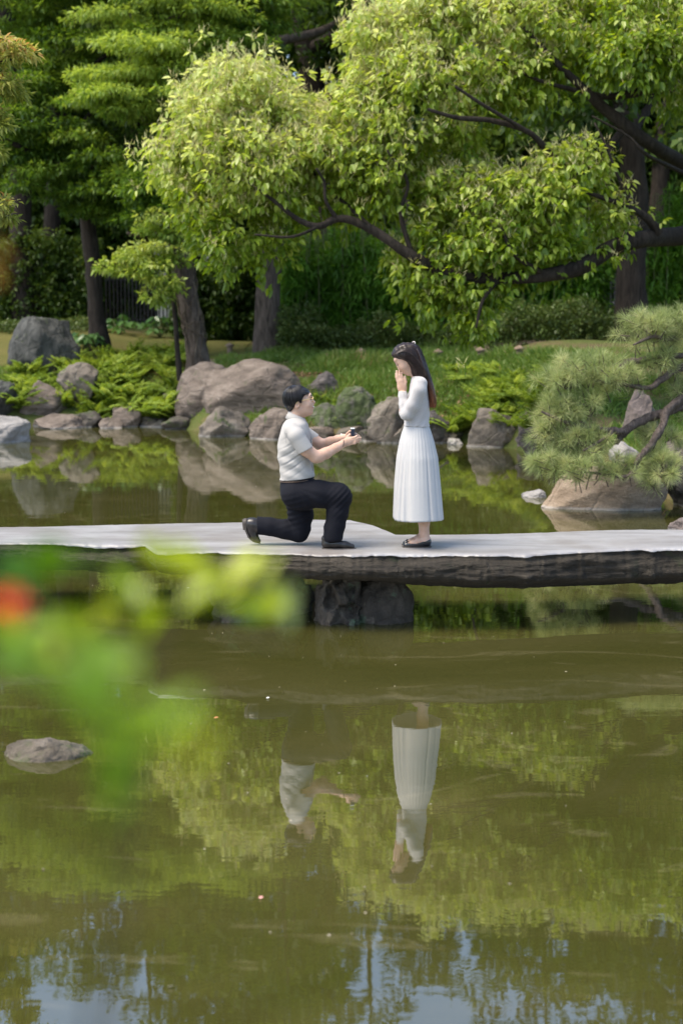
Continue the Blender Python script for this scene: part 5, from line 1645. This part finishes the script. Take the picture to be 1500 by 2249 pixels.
# ------------------------------------------------------------------ the standing woman
M_HAIR2 = hair_mat('long_brown_hair', (0.016, 0.009, 0.007), (0.17, 0.055, 0.02), 1.08, 1.45, 0.3)
M_DRESS = cloth_mat('white_skirt_cotton', (0.50, 0.495, 0.49), 0.75, 300, 0.15, 0.12, 5)
M_KNIT, nt, b, out = new_mat('white_rib_knit')
tc = coords(nt, 'Object', (1, 1, 1), (0, 0.45, 0))
wv = node(nt, 'ShaderNodeTexWave', Scale=38.0, Distortion=1.2, Detail=1.0)
wv.bands_direction = 'X'
nt.links.new(tc, wv.inputs['Vector'])
nt.links.new(ramp(nt, wv.outputs['Fac'], [(0.2, (0.36, 0.34, 0.33)), (0.7, (0.54, 0.52, 0.51))]), b.inputs['Base Color'])
b.inputs['Roughness'].default_value = 0.85
b.inputs['Sheen Weight'].default_value = 0.3
bump(nt, b, wv.outputs['Fac'], 0.7, 0.006)
M_PATENT = plain('black_patent', (0.012, 0.012, 0.014), 0.12, 0.6, 0.2, 20)

loc, tol = frame(925, 1195.5)
woman = thing('person', 'standing person with long brown hair in white knit top and skirt, hands pressed together', 'person', loc)
f = Field(845, 965, 748, 1200, -62, 62, 1.05)
# head bowed, face to the left and down
f.ell((890, 779, 0), (25, 25.5, 21), 4, 20)
f.ell((885, 797, 0), (15.5, 20, 16.5), 6, -28)
f.ell((893, 812, 0), (10, 9, 10.5), 6)
f.chain([(869.5, 797, 0, 2.0), (874.5, 807, 0, 3.0)], 3)
f.ell((875.3, 807.8, 0), (2.8, 2.4, 4.2), 2)
f.ell((882.5, 812.5, 0), (3.6, 3.2, 5.5), 3)
f.ell((886, 816.3, 0), (3.2, 2.4, 5), 2.5)
f.ell((894, 819, 0), (4.4, 3.8, 5.5), 4)
f.ell((866, 788, 0), (3.5, 5, 11), 5)
for sd in (1, -1):
    f.ell((883, 803, 10.5 * sd), (6, 6, 5), 5)
    f.ell((871, 798.5, 7.6 * sd), (2.6, 2.2, 3.6), 1.5, 0, True)
f.chain([(906, 806, 0, 13), (914, 822, 0, 12.5), (918, 836, 0, 14)], 5)
f.loft([(826, 906, 928, 20), (840, 904, 930, 38), (870, 900, 934, 34), (905, 896, 936, 29), (930, 892, 937, 31), (970, 890, 946, 36), (1000, 896, 946, 32)], 5)
for sd in (1, -1):
    f.chain([(920, 975, 17 * sd, 24), (924, 1060, 15 * sd, 17), (928, 1085, 14 * sd, 14.5), (932, 1110, 14 * sd, 15), (930, 1140, 14 * sd, 12.0), (931, 1165, 14 * sd, 10), (933, 1178, 14 * sd, 10.5)], 4)
    f.chain([(934, 1181, 14 * sd, 10), (921, 1181, 14 * sd, 9.2), (906, 1187, 14 * sd, 7.2), (893, 1190.5, 14 * sd, 5)], 5)
    f.chain([(918, 838, 30 * sd, 12), (916, 850, 36 * sd, 12), (893, 902, 32 * sd, 10), (886, 898, 26 * sd, 9), (882, 862, 12 * sd, 7.4)], 4)
    # palm and five fingers
    f.chain([(882.5, 858, 7.5 * sd, 7.4), (881, 848, 5.6 * sd, 9.0), (878.5, 836, 5.0 * sd, 9.2)], 3, 0.5)
    for (bx, by), (tx, ty), rr in (((871, 834), (867.5, 818), 2.1), ((874.6, 832), (869, 812.5), 2.4), ((879, 831.5), (874.5, 812), 2.5), ((883.2, 833), (879.5, 816.5), 2.4)):
        f.chain([(bx, by, 5.2 * sd, rr + 0.5), ((bx + tx) / 2 - 0.8, (by + ty) / 2, 4.4 * sd, rr + 0.2), (tx, ty, 2.6 * sd, rr - 0.3)], 0.8)
    f.chain([(886, 847, 6 * sd, 3.6), (888.6, 836, 5.6 * sd, 3.0), (886.8, 824, 4.6 * sd, 2.4)], 1.2)
f.cut(lambda x, y, d: y - 1194.5 + 0 * x + 0 * d)
link('body', f.mesh('body', tol), SKIN_M, woman)

# knit top with long sleeves
def kn_fold(P):
    x, y = P[..., 0], -P[..., 2]
    return 0.5 * np.sin((x + 0.6 * y) * 0.35) * np.clip((y - 850) / 50, 0, 1)
f = Field(862, 960, 812, 940, -64, 64, 1.0)
f.loft([(819, 908, 928, 17), (826, 902, 931, 31), (836, 899, 934.5, 40), (855, 896, 936.5, 39), (880, 893, 940, 36), (900, 890, 941, 33), (916, 886, 940, 32), (926, 885, 940.5, 33), (931.5, 884.5, 941.5, 34)], 4, 2.1, fold=kn_fold)
for sd in (1, -1):
    f.chain([(919, 838, 33 * sd, 14.5), (916, 852, 38 * sd, 15.2), (902, 884, 36 * sd, 14), (891, 903.5, 32 * sd, 12.6), (888, 905, 30 * sd, 11.5)], 5)
    f.chain([(888, 903, 30 * sd, 11.5), (885, 884, 22 * sd, 10), (882.5, 866, 13.5 * sd, 8.8), (882, 856.5, 9.5 * sd, 8.8)], 4)
f.cut(lambda x, y, d: np.where((x < 897) & (y < 872), 855.5 - y - (x - 882) * 0.05, -9) + 0 * d)
f.cut(lambda x, y, d: y - 930.5 - (x - 900) * 0.03 + 0 * d)
f.cap((913, 815, 0), (918, 824, 0), 12, 12.5, 0, 1, True)
knit = link('knit_top', f.mesh('knit_top', tol), M_KNIT, woman)

# pleated skirt: one open sheet, folded rings from waist to hem
n, rws = 420, 56
ys = np.array([926, 932, 945, 965, 1000, 1060, 1130, 1135.5])
xl = np.array([889, 886, 881.5, 876, 869, 863.5, 860, 860])
xr = np.array([937, 940, 944.5, 951, 959.5, 966, 973, 973.5])
dh = np.array([29, 31.5, 36.5, 43, 52, 60, 67, 67.5])
T = np.linspace(0, 1, rws) ** 0.9
Y_ = 926 + T * (1134 - 926)
A = np.linspace(0, 2 * np.pi, n, endpoint=False)
V = []
rgk = np.random.default_rng(4)
ph = rgk.uniform(0, 6.28, 6)
CR = [(rgk.uniform(0, 6.28), rgk.uniform(0.035, 0.10), rgk.uniform(0.03, 0.085), rgk.normal(0, 0.12), rgk.uniform(0, 0.25)) for _ in range(26)]
for yy, t in zip(Y_, T):
    l_, r_, dd = np.interp(yy, ys, xl), np.interp(yy, ys, xr), np.interp(yy, ys, dh)
    fine = np.sin(A * 34 + ph[0] + 0.8 * np.sin(3 * A)) * (1 - t) ** 1.2 * 0.007
    broad = (np.sin(A * 5 + ph[1] + 2.2 * np.sin(2 * A + ph[2])) * 0.040 * (0.6 + 0.4 * np.sin(A + ph[0])) + np.sin(A * 10 + ph[3] + 1.3 * np.sin(3 * A + ph[4])) * 0.014 * (0.5 + 0.5 * np.sin(A * 2 + ph[5]))) * np.clip(t * 1.3, 0, 1)
    crease = 0
    for ca_, cw_, cm_, dr_, t0_ in CR:
        da = np.angle(np.exp(1j * (A - ca_ - dr_ * t)))
        crease = crease - cm_ * np.exp(-(da / (cw_ * (0.7 + 0.5 * t))) ** 2) * np.clip((t - t0_) / 0.15, 0, 1) * (0.55 + 0.45 * t)
    rr = 1 + fine + broad * 0.8 + crease
    x = (l_ + r_) / 2 + np.cos(A) * (r_ - l_) / 2 * (1 + (rr - 1) * 0.6)
    d = np.sin(A) * dd * rr
    yv = yy + t * 0.8 * np.sin(A * 3 + 1)
    V.append(np.stack([x, -d, -(yv + 0 * x)], -1))
V = np.concatenate(V)
ix = np.arange(n * rws).reshape(rws, n)
Fq = np.stack([ix[:-1], ix[1:], np.roll(ix, -1, 1)[1:], np.roll(ix, -1, 1)[:-1]], -1).reshape(-1, 4)
sk = link('skirt', mesh_np('skirt', tol(V), Fq), M_DRESS, woman)
sm = sk.modifiers.new('thickness', 'SOLIDIFY')
sm.thickness = 0.0015

# long half-up hair
f = Field(850, 966, 744, 894, -36, 36, 0.8)
f.loft([(751.5, 882, 903, 9), (757, 870, 913, 18), (766, 862, 920, 23), (776, 858.5, 924, 25.5), (783, 862, 927, 26), (790, 879, 930, 26.5), (797, 890, 933, 26.5), (806, 896, 936, 26), (818, 900, 940, 26), (828, 908, 943.5, 26), (836, 926, 946, 26), (848, 933, 949.5, 25), (862, 936, 952.5, 24), (875, 937.5, 955, 22), (884, 938, 955, 20), (888.5, 940, 953, 18)], 2, 2.2)
f.warp(lambda P: 0.55 * np.sin(P[..., 1] * 0.9 + 0.6 * np.sin(P[..., 2] * 0.1)) + 0.4 * np.sin(P[..., 0] * 0.55 + P[..., 2] * 0.18) + np.clip((-P[..., 2] - 880) / 8, 0, 1) * 1.6 * np.sin(P[..., 1] * 1.3 + P[..., 0]))
f.ell((885, 800, 0), (17.5, 19, 17.0), 0, -28, True)
hair = link('hair', f.mesh('hair', tol), M_HAIR2, woman)
px_line('gathered_lock', [(903, 756, 6), (914, 770, 17), (923, 795, 23), (931, 825, 24)], 3.2, M_HAIR2, hair, tol, 20, 8)
px_line('gathered_lock', [(903, 756, -6), (914, 770, -17), (923, 795, -23), (931, 825, -24)], 3.2, M_HAIR2, hair, tol, 20, 8)
rows_h = spline([(751.5, 882, 903, 9), (757, 870, 913, 18), (766, 862, 920, 23), (776, 858.5, 924, 25.5), (783, 862, 927, 26), (790, 879, 930, 26.5), (797, 890, 933, 26.5), (806, 896, 936, 26), (818, 900, 940, 26), (828, 908, 943.5, 26), (836, 926, 946, 26), (848, 933, 949.5, 25), (862, 936, 952.5, 24), (875, 937.5, 955, 22), (884, 938, 955, 20), (891, 940, 953, 18)], 90)
rows_h = rows_h[np.argsort(rows_h[:, 0])]
gh = Geo()
rgh = np.random.default_rng(22)
for k in range(460):
    th_ = rgh.uniform(-1.75, 1.75)
    y0_, y1_ = rgh.uniform(752, 800), rgh.uniform(868, 893)
    if rgh.uniform() < 0.25:
        y0_, y1_ = rgh.uniform(752, 760), rgh.uniform(785, 830)
        th_ = rgh.uniform(-2.2, 2.2)
    lf = rgh.uniform(0.98, 1.05)
    pts = []
    for yy in np.linspace(y0_, y1_, 12):
        l_, r_, dd = (np.interp(yy, rows_h[:, 0], rows_h[:, j]) for j in (1, 2, 3))
        t2 = th_ + 0.10 * math.sin(yy * 0.04 + k)
        pts.append(tuple(tol(np.array([[(l_ + r_) / 2 + math.cos(t2) * (r_ - l_) / 2 * lf, math.sin(t2) * dd * lf, -yy]]))[0]) + (rgh.uniform(0.35, 0.55) * UNIT,))
    pts[-1] = pts[-1][:3] + (0.08 * UNIT,)
    tube_geo(gh, pts, 16, 4)
kind(link('strands', gh.mesh('strands', attr=None), M_HAIR2, hair), 'stuff')
for k in range(10):
    q = k / 9
    px_line('strand', [(864 + 10 * q, 776 - 8 * q, 24 - 3 * q), (884 + 8 * q, 770 - 4 * q, 26 - q), (908 + 2 * q, 782 + 4 * q, 26.5), (928, 806 + 6 * q, 26.4), (942 + 2 * q, 850, 24.5 - 2 * q), (946 + 4 * q, 884, 20 - 4 * q)], 0.7, M_HAIR2, hair, tol, 26, 5)
clip = px_line('hair_clip', [(905.5 + 2.8 * math.cos(a), 752.5 + 3.2 * math.sin(a), 2.0 * math.cos(a)) for a in np.linspace(0, 2 * math.pi, 13)[:-1]], 1.0, plain('pearl_clip', (0.75, 0.68, 0.62), 0.3), woman, tol, 26, 6, True)
for sd in (1, -1):
    px_line('eyelash', [(868.5, 799.4, 5 * sd), (870.8, 800.6, 8 * sd), (875.2, 799.0, 11.5 * sd)], 0.4, M_DARK, woman, tol)
    px_line('eyebrow', [(866.8, 792.2, 5 * sd), (869.6, 791.4, 9 * sd), (875.5, 791.6, 13.5 * sd)], 0.7, M_HAIR2, woman, tol)
ellipsoid('lips', (884.6, 814.3, 0), (2.7, 1.7, 5.2), M_LIP, woman, tol, 2, 0.6)
# flat pumps
for sd in (1, -1):
    f = Field(874, 955, 1165, 1202, min(0, 28 * sd) - 2, max(0, 28 * sd) + 2, 0.8)
    c_ = 14 * sd
    f.chain([(935, 1183, c_, 11.6), (920, 1186, c_, 10.6), (903, 1189.5, c_, 9.2), (891, 1191.5, c_, 6.4)], 5)
    f.cut(lambda x, y, d: np.maximum(y - 1194 + 0 * d, np.interp(x, [874, 890, 899, 912, 930, 947], [1180, 1183.5, 1186.5, 1187, 1181, 1173.5]) - y + 0 * d))
    sh = link('pump', f.mesh('pump', tol), M_PATENT, woman)
    f = Field(874, 955, 1186, 1202, min(0, 28 * sd) - 2, max(0, 28 * sd) + 2, 0.8)
    f.chain([(936, 1194, c_, 11), (916, 1194, c_, 9.5), (900, 1194, c_, 9.5), (888, 1194, c_, 6)], 2)
    f.cut(lambda x, y, d: np.maximum(1193.4 - y, y - np.where(x > 928, 1196.6, 1195.8)) + 0 * d)
    link('sole', f.mesh('sole', tol), M_SOLE, sh)
    for a_ in (-1, 1):
        ellipsoid('bow', (897.5 + 2.6 * a_, 1183.8 + 0.6 * a_, c_), (2.8, 1.5, 2.6), M_PATENT, sh, tol)

# ------------------------------------------------------------------ flowering shrub on the near bank, close to the lens
L_NEAR = leaf_mat('near_shrub_leaf', [(0.0, (0.035, 0.13, 0.006)), (0.5, (0.20, 0.34, 0.010)), (0.85, (0.48, 0.56, 0.012)), (1.0, (0.50, 0.58, 0.25))], 0.5, 0.3, 0.5)
shrub = thing('flowering_shrub', 'out of focus leafy shrub with one red flower close to the lens at the left', 'shrub', (-0.22, 0.75, tz(-0.22, 0.75)))
def near(px, py, Y):
    p = at(px, py, Y) - shrub.location
    return np.array(p)
STEMS = [[(250, 3100, 0.8), (255, 2300, 0.72), (240, 1900, 0.66), (255, 1650, 0.64), (190, 1480, 0.72), (90, 1330, 0.80), (40, 1310, 0.82)],
         [(250, 2300, 0.72), (300, 1750, 0.8), (330, 1480, 0.88), (420, 1290, 0.92), (560, 1265, 0.94), (650, 1325, 0.95)],
         [(330, 1480, 0.88), (280, 1330, 0.9), (230, 1260, 0.9), (100, 1225, 0.88)]]
z_foot = tuple([0.0, 0.0, -0.1])
for k, st in enumerate(STEMS):
    pts = [tuple(near(*q)) + (0.0012,) for q in st]
    if k == 0:
        pts = [(0, 0, -0.1, 0.012), (0.01, 0, 0.5, 0.008)] + [p for p in pts[2:]]
    tube('stem', pts, BARK_DARK, shrub, 30, 6)
SP = [(350, 1205, .92, .80, 34), (410, 1225, .93, .85, 36), (470, 1245, .94, .80, 38), (535, 1250, .95, .85, 40), (590, 1255, .95, .95, 36), (600, 1310, .95, .85, 36), (640, 1325, .95, .98, 34), (500, 1320, .93, .6, 42), (440, 1300, .92, .7, 36), (550, 1340, .94, .55, 30), (265, 1270, .9, .55, 30), (235, 1335, .9, .75, 30), (300, 1300, .91, .95, 28), (330, 1360, .9, .6, 30), (215, 1360, .9, .9, 26),
      (60, 1235, .88, .15, 40), (130, 1240, .88, .2, 42), (190, 1225, .88, .15, 34), (100, 1345, .82, .6, 30), (20, 1370, .82, .4, 30), (70, 1430, .72, .5, 34), (150, 1470, .72, .55, 36), (220, 1500, .68, .45, 36), (250, 1570, .62, .3, 32), (260, 1650, .6, .2, 30), (240, 1720, .62, .15, 24), (330, 1560, .58, .5, 30), (120, 1420, .78, .9, 22), (290, 1470, .7, .55, 28), (20, 1450, .72, .3, 30), (440, 1640, .5, .75, 30), (400, 1560, .55, .5, 26), (240, 1930, .6, .1, 16), (40, 1450, .66, .2, 40), (190, 1510, .6, .35, 36), (250, 1600, .56, .12, 44), (270, 1680, .56, .08, 40), (320, 1620, .54, .3, 36), (90, 1390, .75, .45, 46), (170, 1400, .75, .6, 44), (230, 1440, .7, .4, 46), (30, 1250, .84, .05, 40), (110, 1225, .86, .08, 40), (260, 1765, .58, .05, 30)]
for (px, py, Y, vv, L) in SP:
    g = Geo()
    Y = Y * 1.12
    c = near(px, py, Y)
    ln = L * 1.0 / 1000.0
    D = unit(np.array([[RNG.normal(0.3, 0.8), RNG.normal(-0.1, 0.4), RNG.normal(-0.1, 0.6)]]))
    leaves(g, c[None] - D * ln / 2, D, ln, ln * 0.6, np.array([vv]), 0.15, 0.15, full=True)
    link('leaf', g.mesh('leaf'), L_NEAR, shrub)
L_RED = plain('red_petal', (0.85, 0.09, 0.04), 0.5, 0.3)
fl = near(45, 1312, 0.82)
fo = None
for k in range(6):
    a = k * 1.047
    g = Geo()
    D = unit(np.array([[math.cos(a), -0.5, math.sin(a)]]))
    leaves(g, fl[None] + [0, -0.02, 0], D, 0.0105, 0.010, np.array([0.5]), 0.1, 0.0, full=True)
    link('petal', g.mesh('petal'), L_RED, shrub)
# a stray amber leaf right at the left edge
amber = thing('amber_twig', 'blurred amber twig at the left edge close to the lens', 'twig', (-0.42, 1.1, tz(-0.42, 1.1)))
lp = lambda px, py, Y: np.array(at(px, py, Y) - amber.location)
tube('stem', [(0, 0, -0.1, 0.006), (-0.02, 0, 0.8, 0.004), tuple(lp(-60, 700, 1.1)) + (0.003,), tuple(lp(-15, 450, 1.1)) + (0.0015,)], STEM, amber, 20, 6)
for px, py in ((0, 480), (5, 540), (-8, 590)):
    g = Geo()
    leaves(g, lp(px - 25, py, 1.1)[None], np.array([[1.0, -0.2, -0.6]]), 0.018, 0.010, np.array([0.5]), 0.1, 0.1, full=True)
    link('leaf', g.mesh('leaf'), plain('amber_leaf', (0.35, 0.17, 0.02), 0.6), amber)
